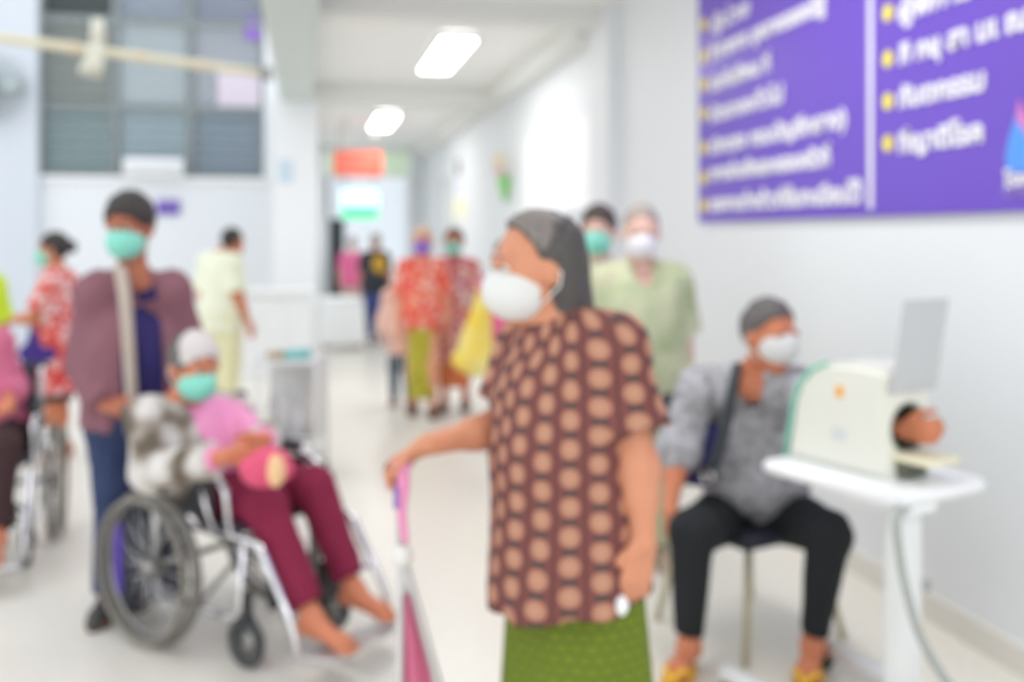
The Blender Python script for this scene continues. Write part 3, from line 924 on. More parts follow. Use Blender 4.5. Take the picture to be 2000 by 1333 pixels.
fp = WP(1000, 345)
t = thing('wall_vase', 'green wall vase of pink and yellow blossoms on the corridor wall', 'flowers', (WALL_X - .05, fp.y, WP(1000, 395).z))
z0, z1 = WP(1003, 393).z, WP(1000, 345).z
place(tube([(WALL_X - .07, fp.y, z0), (WALL_X - .09, fp.y, (z0 + z1) / 2), (WALL_X - .10, fp.y, z1)], .03, 12, False, .075), 'vase', mat('leaf_green', (120, 196, 100), .5, 0, .15, 20), t)
for i in range(9):
    p = Vector((WALL_X - .10 - .05 * (i % 2), fp.y + .14 * math.sin(i * 2.3), z1 + .04 + .19 * ((i * 37) % 10) / 10))
    mm = [mat('petal_pink', (240, 190, 186), .7), mat('petal_yellow', (238, 214, 140), .7), mat('petal_white', (240, 228, 220), .7)][i % 3]
    bm = bmesh.new()
    for k in range(6):
        a = k * PI / 3
        tube_into(bm, [p, p + Vector((-.02, .04 * math.cos(a), .04 * math.sin(a)))], .016, 6)
    place(bm_mesh(bm), 'blossom', mm, t)
place(tubes([((Vector((WALL_X - .09, fp.y, z1 - .03)), Vector((WALL_X - .10, fp.y + .10 * math.sin(k * 2.1), z1 + .20))), .006) for k in range(5)], 6), 'stem', mat('stem_green', (110, 170, 90), .6), t)

def wall_card(px0, py0, px1, py1, m, name, label, cat, lines=None):
    a, b = WP(px0, py1), WP(px1, py0)
    o = top(span((WALL_X - .012, min(a.y, b.y), min(a.z, b.z)), (WALL_X, max(a.y, b.y), max(a.z, b.z)), .002), name, m, (WALL_X, (a.y + b.y) / 2, min(a.z, b.z)), label, cat, smooth=False)
    return o
wall_card(884, 384, 914, 428, mat('card_yellow', (238, 236, 208), .7), 'notice', 'pale yellow notice on the corridor wall above the teal masked walker', 'notice')
wall_card(886, 354, 910, 376, mat('card_lilac', (220, 218, 236), .7), 'notice', 'pale lilac notice on the corridor wall under the dark clock', 'notice')
ck = WP(897, 328)
t = thing('wall_clock', 'small dark wall clock high on the corridor wall', 'clock', (WALL_X - .02, ck.y, ck.z))
place(tube([(WALL_X - .002, ck.y, ck.z), (WALL_X - .04, ck.y, ck.z)], .13, 24), 'clock_case', mat('clock_case', (120, 108, 110), .5), t, False)
place(tube([(WALL_X - .04, ck.y, ck.z), (WALL_X - .044, ck.y, ck.z)], .10, 24), 'clock_face', mat('clock_face', (190, 180, 182), .5), t, False)
place(boxes([((WALL_X - .046, ck.y, ck.z + .03), (.004, .012, .07)), ((WALL_X - .046, ck.y + .025, ck.z), (.004, .06, .012))]), 'clock_hand', M_BLACK, t, False)
for x_ in (2.285,):
    t = struct(boxes([((x_, 15.9, 1.2), (.05, .12, 2.4)), ((x_, 17.1, 1.2), (.05, .12, 2.4)), ((x_, 16.5, 2.36), (.05, 1.2, .12))], .004), 'trim_1', mat('trim_grey', (212, 216, 216), .5))

def hang_sign(name, label, px0, py0, px1, py1, d, m, txt, mt_, rows, thick=.05, ceil=3.2, cat='sign'):
    a, b = P(px0, py1, d), P(px1, py0, d)
    c = (a + b) / 2; w = (b - a).dot(RGT); hh = b.z - a.z
    R = Matrix.Rotation(0, 3, 'Z')
    t = thing(name, label, cat, (c.x, c.y, a.z))
    w2 = w
    place(span((c.x - w2 / 2, c.y - thick / 2, a.z), (c.x + w2 / 2, c.y + thick / 2, b.z), .006), 'sign_panel', m, t, False)
    if ceil:
        for sx in (-1, 1): place(tube([Vector((c.x + sx * w2 * .38, c.y, b.z - .01)), Vector((c.x + sx * w2 * .38, c.y, ceil))], .008, 8), 'hanger', M_STEEL, t)
    RT = Matrix(((1, 0, 0), (0, 0, -1), (0, 1, 0)))
    for (s_, fx, fz, fw_, fh) in rows:
        text_on(t, s_, (c.x - w2 / 2 + w2 * fx, c.y - thick / 2 - .002, a.z + hh * fz), w2 * fw_, hh * fh, RT, mt_, 'lettering', .03)
    return t, c, w2, a.z, b.z
hang_sign('hanging_sign', 'orange red sign hanging under the ceiling at the corridor end', 653, 296, 746, 344, 15.5, mat('sign_red', (240, 104, 78), .5, 0, .06, 4), '', mat('sign_red_letter', (240, 150, 140), .5), [('ห้องฉุกเฉิน', .1, .55, .75, .32), ('EMERGENCY', .14, .15, .7, .24)])
t, c, w2, za, zb2 = hang_sign('exit_sign', 'glowing white and green lit sign below the red sign', 667, 371, 738, 429, 14.6, emit('sign_glow_white', (206, 245, 250), .95), '', mat('sign_green_letter', (60, 170, 130), .5), [])
place(span((c.x - w2 / 2 + .005, c.y - .034, za + .005), (c.x + w2 / 2 - .005, c.y - .024, za + (zb2 - za) * .42)), 'green_band', emit('sign_glow_green', (96, 226, 164), .6), t, False, 'green lit lower band')
# back wall of the hall
b0 = BWp(306, 420, HY); b1 = BWp(352, 390, HY)
t = thing('door_plate', 'small purple sign plate on the back wall beside the young man', 'sign', ((b0.x + b1.x) / 2, HY - .01, b0.z))
place(span((b0.x, HY - .03, b0.z), (b1.x, HY, b1.z), .003), 'plate', mat('plate_lilac', (150, 132, 200), .5), t, False)
place(span((b0.x + .01, HY - .034, b0.z + .01), (b1.x - .01, HY - .028, b0.z + .10)), 'plate_band', mat('plate_purple', (96, 66, 172), .5), t, False)
text_on(t, 'ห้องตรวจโรค', (b0.x + .03, HY - .036, b0.z + .125), b1.x - b0.x - .06, .06, Matrix(((1, 0, 0), (0, 0, -1), (0, 1, 0))), mat('plate_letter', (90, 66, 160), .5), 'lettering', 0)
a0, a1 = BWp(246, 345), BWp(362, 312)
t = thing('air_conditioner', 'white air conditioner unit on the window sill', 'air conditioner', ((a0.x + a1.x) / 2, HY - .1, ws))
place(span((a0.x, HY - .22, ws + .001), (a1.x, HY - .02, a1.z), .03), 'casing', M_WHITE, t, True)
place(boxes([(((a0.x + a1.x) / 2, HY - .222, ws + .05 + .025 * k), (a1.x - a0.x - .1, .012, .008)) for k in range(4)]), 'louver', mat('louver_grey', (190, 194, 198), .5), t, False)
k0, k1 = BWp(478, 75), BWp(508, 35)
top(span((k0.x, HY + .036, k0.z), (k1.x, HY + .046, k1.z), .002), 'sticker', mat('sticker_purple', (146, 104, 204), .5), (k0.x, HY + .04, k0.z), 'small purple sticker high on the hall window', 'sticker', smooth=False)
k0, k1 = BWp(424, 206), BWp(508, 140)
top(span((k0.x, HY + .032, k0.z), (k1.x, HY + .046, k1.z), .002), 'poster', mat('poster_lilac', (212, 202, 216), .6, 0, .05, 3), (k0.x, HY + .04, k0.z), 'pale lilac poster on the right side of the hall window', 'poster', smooth=False)
k0, k1 = P(546, 360, 11.72), P(572, 318, 11.72)
top(span((k0.x, 11.585, k0.z), (k1.x, 11.6, k1.z), .002), 'notice', mat('card_blue', (196, 214, 228), .6), (k0.x, 11.59, k0.z), 'pale blue notice taped high on the white column', 'notice', smooth=False)
# pipe across the hall with a loudspeaker clamped on it
ra, rb = P(-60, 68, 7.75), P(572, 130, 9.4)
rb = ra + (rb - ra) * ((-.37 - ra.x) / (rb.x - ra.x)); rb.z = 2.95
ra = P(-60, 66, 7.75)
t = thing('conduit_pipe', 'yellowish white pipe slanting across the hall in front of the window', 'pipe', (ra + rb) / 2)
place(tube([ra + (rb - ra) * i / 12 for i in range(13)], .038, 12), 'pipe', mat('pipe_cream', (222, 214, 186), .5, 0, .12, 1.5), t)
for f in (.3, .52, .74): place(tube([ra + (rb - ra) * f, ra + (rb - ra) * (f + .012)], .052, 14), 'pipe_collar', mat('pipe_collar', (226, 204, 170), .5), t)
place(box(rb + Vector((.0, 0, .0)), (.10, .14, .12), None, .01), 'bracket', M_STEEL, t, False)
sp = P(199, 101, 8.5); tt = (sp.x - ra.x) / (rb.x - ra.x); sp = ra + (rb - ra) * tt
t = thing('loudspeaker', 'cream horn loudspeaker clamped on the slanting pipe', 'loudspeaker', sp)
place(tube([sp + Vector((0, 0, .27)), sp + Vector((0, 0, .05))], .05, 16, False, .065), 'driver', mat('speaker_cream', (210, 208, 192), .5), t)
place(tube([sp + Vector((0, -.05, .06)), sp + Vector((0, -.05, -.04)), sp + Vector((-.03, -.06, -.14)), sp + Vector((-.04, -.07, -.20))], .055, 16, False, .105), 'horn', mat('speaker_cream', (210, 208, 192)), t)
place(tube(ring_pts(sp, (rb - ra), .058, 20), .012, 8, True), 'clamp', M_STEEL, t)
# wall fan on the pier at the left edge
fc = BWp(-8, 178, HY - .14); rr = .42
t = thing('wall_fan', 'white wall fan on the pier at the picture edge', 'fan', fc)
bm = bmesh.new()
for k in range(6): tube_into(bm, ring_pts(fc + Vector((0, -.22 - .03 * math.cos(k * PI / 10), 0)), (0, 1, 0), rr * (1 - k * .16), 36), .008, 6, True)
for k in range(24):
    a = k * PI / 12; tube_into(bm, [fc + Vector((math.cos(a) * .05, -.25, math.sin(a) * .05)), fc + Vector((math.cos(a) * rr, -.22, math.sin(a) * rr))], .004, 5)
place(bm_mesh(bm), 'fan_cage', mat('fan_cage', (150, 160, 160), .4), t)
for k in range(3):
    a = k * 2 * PI / 3
    place(tube([fc + Vector((math.cos(a) * .07, -.17, math.sin(a) * .07)), fc + Vector((math.cos(a + .2) * .34, -.17, math.sin(a + .2) * .34))], .06, 8, False, .12).copy(), 'fan_blade', mat('fan_blade', (176, 190, 190), .4), t).scale = (1, 1, 1)
place(tube([fc + Vector((0, -.01, -.05)), fc + Vector((0, -.17, 0))], .06, 14), 'fan_motor', mat('fan_motor', (196, 204, 206), .4), t)

# ============================================================ furniture further back
# reception counter before the column
a0, a1 = P(474, 690, 10.4), P(606, 690, 10.4)
t = thing('reception_counter', 'white reception counter in front of the white column', 'counter', ((a0.x + a1.x) / 2, a0.y, 0))
yy = 10.3
place(span((a0.x, yy, .0), (a1.x, yy + .5, .86), .01), 'counter_body', mat('counter_white', (236, 238, 240), .5, 0, .01, 2), t, False)
place(span((a0.x - .04, yy - .05, .86), (a1.x + .04, yy + .55, .90), .01), 'counter_top', M_WHITE, t, False)
for k in range(3):
    w = (a1.x - a0.x) / 3
    place(span((a0.x + w * k + .02, yy - .012, .08), (a0.x + w * (k + 1) - .02, yy + .004, .82), .004), 'front_panel', mat('counter_panel', (230, 233, 236), .5), t, False)
pc = P(496, 632, 10.15)
# white sheeted bench along the corridor
a0 = P(624, 684, 12.9); a1 = P(708, 684, 12.9)
t = thing('treatment_bed', 'low bed under a white sheet standing in the corridor', 'bed', ((a0.x + a1.x) / 2, 13.2, 0))
place(span((a0.x + .02, 12.75, .42), (a1.x - .02, 13.9, .60), .04), 'mattress', mat('bed_white', (232, 235, 240), .7, 0, .01, 3), t, True)
place(boxes([(((a0.x + a1.x) / 2, 12.735, .33), (a1.x - a0.x, .015, .52)), ((a1.x, 13.32, .35), (.015, 1.18, .5)), (((a0.x + a1.x) / 2, 13.33, .607), (a1.x - a0.x, 1.20, .012))], .005), 'sheet', mat('sheet_white', (246, 248, 250), .8, 0, .01, 4), t, True)
for sx in (a0.x + .06, a1.x - .06):
    for sy in (12.82, 13.8): place(tube([(sx, sy, 0), (sx, sy, .42)], .02, 8), 'leg', M_STEEL, t)
# small white trolley with things on it
tc0 = G(572, 6.0); hw, hd_, zt = .17, .16, .70
t = thing('trolley', 'small white metal trolley standing behind the wheelchair', 'trolley', tc0)
M_TR = mat('trolley_white', (224, 224, 224), .5, 0, .02, 4)
RY = Matrix.Rotation(-YAW * .2, 3, 'Z')
def TR(x, y, z): return tc0 + RGT * x + FWD * y + UP * z
RT_ = Matrix((RGT, FWD, UP)).transposed()
for sx in (-1, 1):
    for sy in (-1, 1):
        place(tube([TR(sx * hw, sy * hd_, .05), TR(sx * hw, sy * hd_, zt + .04)], .012, 8), 'post', M_TR, t)
        w = place(tube([TR(sx * hw - .012, sy * hd_, .03), TR(sx * hw + .012, sy * hd_, .03)], .03, 14), 'caster', M_DKRUB, t)
for z in (.12, .24, zt):
    place(box(TR(0, 0, z), (hw * 2, hd_ * 2, .02), RT_, .004), 'shelf', M_TR, t, False)
place(box(TR(0, -hd_ - .004, .15), (hw * 2, .012, .012), RT_), 'rail', mat('rail_dark', (150, 158, 156), .5), t, False)
place(box(TR(0, -hd_ - .004, .235), (hw * 2, .012, .012), RT_), 'rail', mat('rail_dark', (150, 158, 156)), t, False)
place(box(TR(0, hd_, .46), (hw * 2, .01, .44), RT_), 'back_panel', M_TR, t, False)
place(box(TR(hw, 0, .46), (.01, hd_ * 2, .44), RT_), 'side_panel', M_TR, t, False)
o = top(box(TR(.035, 0, zt + .035), (.13, .16, .05), RT_, .012), 'tissue_box', mat('teal_box', (120, 188, 188), .6, 0, .05, 10), TR(.035, 0, zt + .01), 'teal box lying on top of the white trolley', 'box')
o = top(box(TR(-.10, 0, zt + .03), (.09, .14, .04), RT_, .008), 'carton', mat('brown_box', (176, 158, 128), .7, 0, .05, 10), TR(-.10, 0, zt + .01), 'flat brown carton lying on top of the white trolley', 'box')
for i, (x, hgt, cc) in enumerate(((-.11, .26, (196, 190, 190)), (-.03, .30, (202, 198, 200)), (.05, .22, (206, 204, 208)), (.12, .30, (214, 204, 196)))):
    q = TR(x, -.05, .25)
    bm = bmesh.new(); tube_into(bm, [q, q + UP * hgt * .75], .032, 14); tube_into(bm, [q + UP * hgt * .75, q + UP * hgt * .88], .032, 14, False, .013); tube_into(bm, [q + UP * hgt * .88, q + UP * hgt], .015, 12)
    top(bm_mesh(bm), 'bottle', mat('bottle_%d' % i, cc, .4), q, ['greyish bottle on the trolley shelf, first from its left post', 'taller grey bottle on the trolley shelf, second from its left post', 'short pale bottle on the trolley shelf, third from its left post', 'tall beige bottle on the trolley shelf by its right post'][i], 'bottle', 'bottles on the trolley shelf')

# ============================================================ WHEELCHAIRS
def cd(x, d): return RGT * x + FWD * d          # camera-aligned horizontal vector

def wheelchair(L, label, group, seat_m, wr=.275, part_labels=True):
    """L(x forward, y to the sitter's left, z up) -> world"""
    base = L(.15, 0, 0)
    t = thing('wheelchair', label, 'wheelchair', base, group)
    axis = (L(0, 1, 0) - L(0, 0, 0)).normalized(); fwd = (L(1, 0, 0) - L(0, 0, 0)).normalized()
    RL = Matrix((fwd, axis, UP)).transposed()
    for sy in (-1, 1):
        c = L(0, sy * .27, wr)
        w = place(tube(ring_pts(c, axis, wr - .014, 56), .014, 10, True), 'wheel', M_RUBBER, t)
        place(tube(ring_pts(c, axis, wr - .034, 56), .010, 8, True), 'rim', M_STEEL, w)
        place(tube(ring_pts(L(0, sy * .315, wr), axis, wr - .030, 56), .0115, 8, True), 'handrim', mat('handrim_grey', (128, 123, 114), .4, .3, .04, 9), w)
        bm = bmesh.new()
        for k in range(6):
            a = k * PI / 3
            tube_into(bm, [L((wr - .035) * math.cos(a), sy * .27, wr + (wr - .035) * math.sin(a)), L((wr - .035) * math.cos(a), sy * .315, wr + (wr - .035) * math.sin(a))], .005, 6)
        place(bm_mesh(bm), 'handrim_tab', M_STEEL, w)
        place(tube([L(0, sy * .235, wr), L(0, sy * .30, wr)], .03, 14), 'hub', M_STEEL, w)
        bm = bmesh.new()
        for k in range(28):
            a = k * 2 * PI / 28; o = .018 * (1 if k % 2 else -1); b_ = a + (.35 if k % 4 < 2 else -.35)
            tube_into(bm, [L(.028 * math.cos(b_), sy * .27 + o, wr + .028 * math.sin(b_)), L((wr - .04) * math.cos(a), sy * .27, wr + (wr - .04) * math.sin(a))], .0016, 5)
        sp_ = place(bm_mesh(bm), 'spoke', M_CHROME, w); sp_['kind'] = 'stuff'
        y = sy * .215
        # side frame: back post with push handle, arm rail, front post, lower rail
        place(tubes([(fillet([L(-.20, y, .80), L(-.09, y, .80), L(-.06, y, .50), L(-.04, y, .14)], .06), .0125),
                     (fillet([L(-.06, y, .63), L(.26, y, .63), L(.33, y, .60), L(.36, y, .43)], .06), .0125),
                     (fillet([L(-.05, y, .435), L(.50, y, .435), L(.56, y, .33)], .05), .0125),
                     (fillet([L(-.04, y, .16), L(.40, y, .16), L(.43, y, .43)], .05), .0125)], 10), 'side_frame', M_CHROME, t)
        place(tube([L(-.235, y, .80), L(-.13, y, .80)], .019, 12), 'push_handle', M_DKRUB, t)
        place(box(L(.10, y, .652), (.26, .05, .035), RL, .012), 'armrest', M_BLACK, t, True)
        place(box(L(.12, y, .535), (.30, .006, .15), RL, .002), 'side_panel', M_BLACK, t, False)
        br = place(tubes([([L(.30, sy * .235, .44), L(.28, sy * .25, .52), L(.24, sy * .25, .60)], .008), ([L(.24, sy * .25, .45), L(.22, sy * .275, .50)], .012)], 8), 'brake_lever', M_CHROME, t)
        place(sphere(L(.24, sy * .25, .605), (.016, .016, .016), 10, 8), 'brake_knob', M_BLACK, br)
        # caster and fork
        cc = L(.42, sy * .20, .086)
        cw = place(tube(ring_pts(cc, axis, .068, 28), .018, 8, True), 'caster', M_DKRUB, t)
        place(tubes([([cc - axis * .012, cc + axis * .012], .045)], 14), 'caster_disc', M_STEEL, cw)
        fk = place(tubes([([cc + axis * .026, L(.43, sy * .20 , .16) + axis * .026], .007), ([cc - axis * .026, L(.43, sy * .20, .16) - axis * .026], .007), ([L(.43, sy * .20, .155), L(.43, sy * .20, .26)], .016)], 8), 'fork', M_BLACK, cw)
        # leg rest with calf bar and footplate
        lr = place(tubes([(fillet([L(.42, y, .43), L(.50, y, .435), L(.66, y, .20), L(.69, y, .11)], .05), .0135), ([L(.61, y, .27), L(.53, y - sy * .10, .25)], .012)], 10), 'legrest', M_CHROME, t)
        place(box(L(.76, sy * .115, .112), (.15, .19, .014), RL @ Matrix.Rotation(-.16, 3, 'Y'), .004), 'footplate', mat('footplate_alloy', (205, 205, 208), .3, .7, .03, 9), lr, False)
        place(box(L(.50, sy * .11, .25), (.02, .12, .10), RL, .004), 'calf_pad', M_BLACK, t, True)
    place(box(L(.18, 0, .455), (.42, .42, .03), RL, .012), 'seat', seat_m, t, True)
    place(box(L(-.055, 0, .66), (.03, .40, .36), RL, .012), 'backrest', seat_m, t, True)
    place(tubes([([L(.18, -.20, .17), L(.18, .20, .43)], .011), ([L(.20, .20, .17), L(.20, -.20, .43)], .011), ([L(0, -.23, wr), L(0, .23, wr)], .012)], 10), 'cross_brace', M_STEEL, t)
    return t

def frame_of(o, f):
    o = CAM * 1 + cd(*o); o.z = 0
    f = cd(*f).normalized(); l = UP.cross(f)
    return lambda x, y, z: o + f * x + l * y + UP * z

f1 = Vector((.82, -.57)); l1 = Vector((.57, .82)) / Vector((.57, .82)).length
o1 = Vector((-1.276, 3.52)) + l1 * .27
L1 = frame_of(o1, f1)
wheelchair(L1, 'chrome wheelchair with the seated pink and grey dressed patient', None, M_DARKSEAT)
# dark bag hung behind the backrest of the first chair
bc = L1(-.20, -.13, .27)
t = thing('hanging_bag', 'dark navy bag with a violet stripe hanging behind the wheelchair wheel', 'bag', bc - UP * .17)
RB = Matrix((L1(1, 0, 0) - L1(0, 0, 0), L1(0, 1, 0) - L1(0, 0, 0), UP)).transposed()
place(box(bc, (.13, .27, .38), RB, .035), 'bag_body', mat('bag_dark', (46, 48, 62), .8, 0, .1, 8), t, True)
place(box(bc + (L1(.0, -.137, 0) - L1(0, 0, 0)), (.045, .012, .26), RB, .004), 'stripe', mat('bag_violet', (92, 66, 168), .7, 0, .1, 10), t, True)
place(box(bc + (L1(-.061, -.05, 0) - L1(0, 0, 0)), (.012, .05, .26), RB, .004), 'stripe', mat('bag_violet', (92, 66, 168)), t, True)
place(tubes([(smooth_path([bc + UP * .15 + (L1(0, -.06, 0) - L1(0, 0, 0)), bc + UP * .30 + (L1(.03, -.05, 0) - L1(0, 0, 0)), L1(-.15, -.205, .80)], 6), .01)], 8), 'bag_strap', mat('bag_dark', (46, 48, 62)), t)
f2 = Vector((.35, -.94)); L2 = frame_of((-2.46, 4.69), f2)
wheelchair(L2, 'wheelchair cut by the picture edge, below the yellow green vest', None, M_DARKSEAT)

# ============================================================ CART WITH BLOOD PRESSURE MACHINE
e1 = cd(-.503, .863).normalized(); e2 = UP.cross(e1) * -1        # e1 runs back and to the left, e2 to the right and back
N0 = CAM + cd(.985, 2.55); N0.z = 0
def T(a, b, z): return N0 + e1 * a + e2 * b + UP * z
RTB = Matrix((e1, e2, UP)).transposed()
if RTB.determinant() < 0: RTB = Matrix((e1, -e2, UP)).transposed()
t = thing('cart', 'white height adjustable cart that carries the cream arm machine', 'cart', T(.24, .18, 0))
place(box(T(.2375, .1825, .765), (.475, .365, .035), RTB, .016), 'cart_top', M_WHITE, t, True)
place(tubes([(fillet([T(.005, .005, .765), T(.47, .005, .765), T(.47, .36, .765), T(.005, .36, .765), T(.005, .005, .765)], .03), .019)], 8), 'edge_band', mat('edge_white', (240, 241, 243), .3), t)
place(box(T(.06, .10, .40), (.065, .075, .70), RTB, .008), 'column_post', mat('post_white', (230, 232, 232), .4), t, True)
place(box(T(.10, .10, .735), (.20, .12, .03), RTB, .006), 'top_bracket', M_WHITE, t, False)
place(box(T(.06, .10, .10), (.10, .11, .10), RTB, .01), 'post_sleeve', M_WHITE, t, True)
kn_ = place(tube([T(.06, .15, .50), T(.06, .20, .50)], .016, 12), 'height_knob', mat('knob_grey', (170, 172, 170), .5), t)
for b, nm in ((.02, 'foot_bar'), (.44, 'foot_bar')):
    ft = place(tube([T(-.06, b, .075), T(.66, b, .075)], .026, 12), nm, M_WHITE, t)
    for a in (-.04, .64):
        place(tube([T(a, b - .012, .03), T(a, b + .012, .03)], .03, 16), 'caster', M_DKRUB if b < .1 else mat('caster_green', (62, 70, 56), .6), ft)
        place(box(T(a, b, .06), (.03, .036, .03), RTB, .004), 'caster_fork', M_STEEL, ft, False)
place(tube([T(.06, .02, .075), T(.06, .44, .075)], .026, 12), 'cross_bar', M_WHITE, t)

C0 = T(.118, .100, .783)
def Mx(a, b, z): return C0 + e1 * a + e2 * b + UP * z
ML, MW = .36, .19
prof = [(0, 0), (0, .285), (.015, .30), (.12, .305), (.20, .298), (.262, .272), (.305, .228), (.330, .165), (.345, .08), (.36, 0)]
bm = bmesh.new()
A = [bm.verts.new(Mx(a, 0, z)) for a, z in prof]; B = [bm.verts.new(Mx(a, MW, z)) for a, z in prof]
bm.faces.new(A); bm.faces.new(list(reversed(B)))
for i in range(len(prof)): j = (i + 1) % len(prof); bm.faces.new((A[i], B[i], B[j], A[j]))
bmesh.ops.recalc_face_normals(bm, faces=bm.faces)
bmesh.ops.bevel(bm, geom=[e for e in bm.edges if abs((e.verts[0].co - e.verts[1].co).normalized().dot(e2)) < .5], offset=.014, segments=3, affect='EDGES')
housing = bm_mesh(bm)
TZ = .135
cutter = tube([Mx(-.1, MW / 2, TZ), Mx(.5, MW / 2, TZ)], .074, 32)
ho = bpy.data.objects.new('h', housing); co_ = bpy.data.objects.new('c', cutter); COL.objects.link(ho); COL.objects.link(co_)
mo = ho.modifiers.new('b', 'BOOLEAN'); mo.operation = 'DIFFERENCE'; mo.object = co_; mo.solver = 'EXACT'
dg = bpy.context.evaluated_depsgraph_get(); dg.update()
housing2 = bpy.data.meshes.new_from_object(ho.evaluated_get(dg))
bpy.data.objects.remove(ho); bpy.data.objects.remove(co_)
mach = thing('blood_pressure_machine', 'cream dome shaped blood pressure machine with an arm tunnel on the white cart', 'medical machine', Mx(.18, .10, 0))
place(housing2, 'housing', M_CREAM, mach, False)
bm = bmesh.new()
for a in (.004, .12, .24, .335):
    tube_into(bm, ring_pts(Mx(a, MW / 2, TZ), e1, .070, 28), .006, 8, True)
place(tube([Mx(.01, MW / 2, TZ), Mx(.33, MW / 2, TZ)], .0735, 28), 'cuff', mat('cuff_grey', (150, 156, 146), .8), mach) if False else None
place(bm_mesh(bm), 'cuff_ring', mat('cuff_grey', (148, 156, 146), .8), mach)
# open cuff lining
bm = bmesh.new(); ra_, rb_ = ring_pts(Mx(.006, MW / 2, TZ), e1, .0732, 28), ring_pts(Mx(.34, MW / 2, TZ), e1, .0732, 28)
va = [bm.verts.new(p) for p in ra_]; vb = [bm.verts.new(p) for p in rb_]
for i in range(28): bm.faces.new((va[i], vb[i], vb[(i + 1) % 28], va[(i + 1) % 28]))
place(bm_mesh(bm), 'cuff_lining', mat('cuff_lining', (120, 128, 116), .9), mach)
place(tube([Mx(a, -.004, z) for a, z in prof[4:]], .006, 8), 'trim_strip', mat('teal_trim', (120, 206, 176), .5), mach)
place(tube([Mx(a + .003, MW * .5 - .095, z + .002) for a, z in prof[5:]], .004, 6), 'trim_line', mat('teal_trim', (120, 206, 176)), mach)
place(box(Mx(.155, -.002, .222), (.024, .006, .032), RTB, .003), 'start_button', mat('orange_sticker', (250, 176, 40), .5, 0, .02, 20), mach, True)
place(box(Mx(.16, -.001, .10), (.05, .003, .035), RTB, .001), 'rating_label', mat('label_grey', (214, 218, 220), .5), mach, False)
place(box(Mx(-.055, MW / 2, .062), (.13, .13, .022), RTB, .010), 'arm_tray', mat('tray_cream', (236, 230, 200), .5, 0, .01, 8), mach, True)
place(box(Mx(-.012, MW / 2, .030), (.03, .10, .05), RTB, .006), 'tray_bracket', mat('tray_dark', (96, 100, 84), .6), mach, True)
mp = bpy.data.materials.new('acrylic_sheet'); mp.use_nodes = True
pb = mp.node_tree.nodes['Principled BSDF']; pb.inputs['Base Color'].default_value = (*lin((204, 206, 207)), 1); pb.inputs['Roughness'].default_value = .35; pb.inputs['Alpha'].default_value = .9
RP = RTB @ Matrix.Rotation(-.16, 3, 'Y')
place(box(Mx(-.030, MW / 2 + .012, .365), (.005, .185, .26), RP, .001), 'display_sheet', mp, mach, False)
place(box(Mx(-.004, MW / 2, .25), (.014, .17, .03), RTB, .003), 'sheet_clip', mat('clip_grey', (190, 192, 190), .5), mach, False)
# the cable runs down beside the post
pts = [T(.02, .08, .74), P(1752, 1010, 2.52), P(1758, 1090, 2.50), P(1772, 1160, 2.48), P(1796, 1240, 2.46), P(1840, 1320, 2.45), P(1900, 1400, 2.46)]
last = P(1960, 460, 2.5); last.z = .012; mid_ = P(1925, 460, 2.46); mid_.z = .12; end = P(2080, 460, 2.7); end.z = .012
top(tube(smooth_path(pts + [mid_, last, end]), .011, 8), 'power_cable', mat('cable_grey', (166, 170, 166), .6), T(.02, .08, .5), 'grey power cable hanging from the white cart down to the floor', 'cable')

# ============================================================ CHAIR of the seated woman
ch = CAM + cd(.87, 3.66); ch.z = 0
cr, cb = cd(.87, .5).normalized(), cd(-.5, .87).normalized()
def CH(x, y, z): return ch + cr * x + cb * y + UP * z
RC = Matrix((cr, cb, UP)).transposed()
t = thing('chair', 'dark chair with beige metal legs under the seated woman', 'chair', ch)
M_LEG = mat('leg_beige', (190, 182, 152), .45, .2, .04, 8)
place(box(CH(0, 0, .395), (.42, .42, .05), RC, .02), 'seat', mat('chair_navy', (44, 46, 58), .6, 0, .05, 9), t, True)
place(box(CH(0, .235, .70), (.40, .035, .30), RC @ Matrix.Rotation(-.12, 3, 'X'), .016), 'backrest', mat('chair_navy', (44, 46, 58)), t, True)
for x in (-1, 1):
    place(tube([CH(x * .16, -.17, .38), CH(x * .235, -.235, .0)], .0125, 10), 'leg', M_LEG, t)
    place(tube([CH(x * .16, .17, .38), CH(x * .235, .24, .0)], .0125, 10), 'leg', M_LEG, t)
    place(tube(fillet([CH(x * .17, .16, .385), CH(x * .17, .22, .40), CH(x * .17, .245, .80)], .03), .011, 8), 'back_post', M_LEG, t)

# ============================================================ WALKING FRAME of the woman in brown
wd = 2.15
hx = P(782, 905, wd)
t = thing('walking_stick_trolley', 'pale folding walking frame with pink cloth held by the woman in brown', 'walking frame', Vector((hx.x, hx.y, 0)))
M_WF = mat('frame_grey', (196, 194, 190), .35, .3, .03, 8)
jt = P(786, 1085, wd); fa = P(772, 460, wd); fa.z = 0; fb = P(965, 460, wd + .02); fb.z = 0; fcn = P(792, 460, wd + .34); fcn.z = 0
top_ = hx + UP * .0
place(tube([top_ - UP * .02, jt], .012, 10), 'upright', M_WF, t)
place(tube([P(770, 912, wd), P(800, 897, wd)], .019, 14), 'handle', mat('handle_pink', (226, 150, 186), .6), t, True, 'pink wrapped handle')
place(sphere(P(766, 918, wd), (.018, .018, .022), 12, 8), 'handle_cap', M_BLACK, t)
place(sphere(jt, (.024, .024, .028), 14, 10), 'joint', mat('joint_white', (222, 220, 216), .5), t)
for pp in (fa, fb, fcn):
    lg = place(tube([jt, pp + UP * .02], .011, 10), 'leg', M_WF, t)
    place(tube([pp, pp + UP * .05], .017, 12), 'rubber_foot', M_DKRUB, lg)
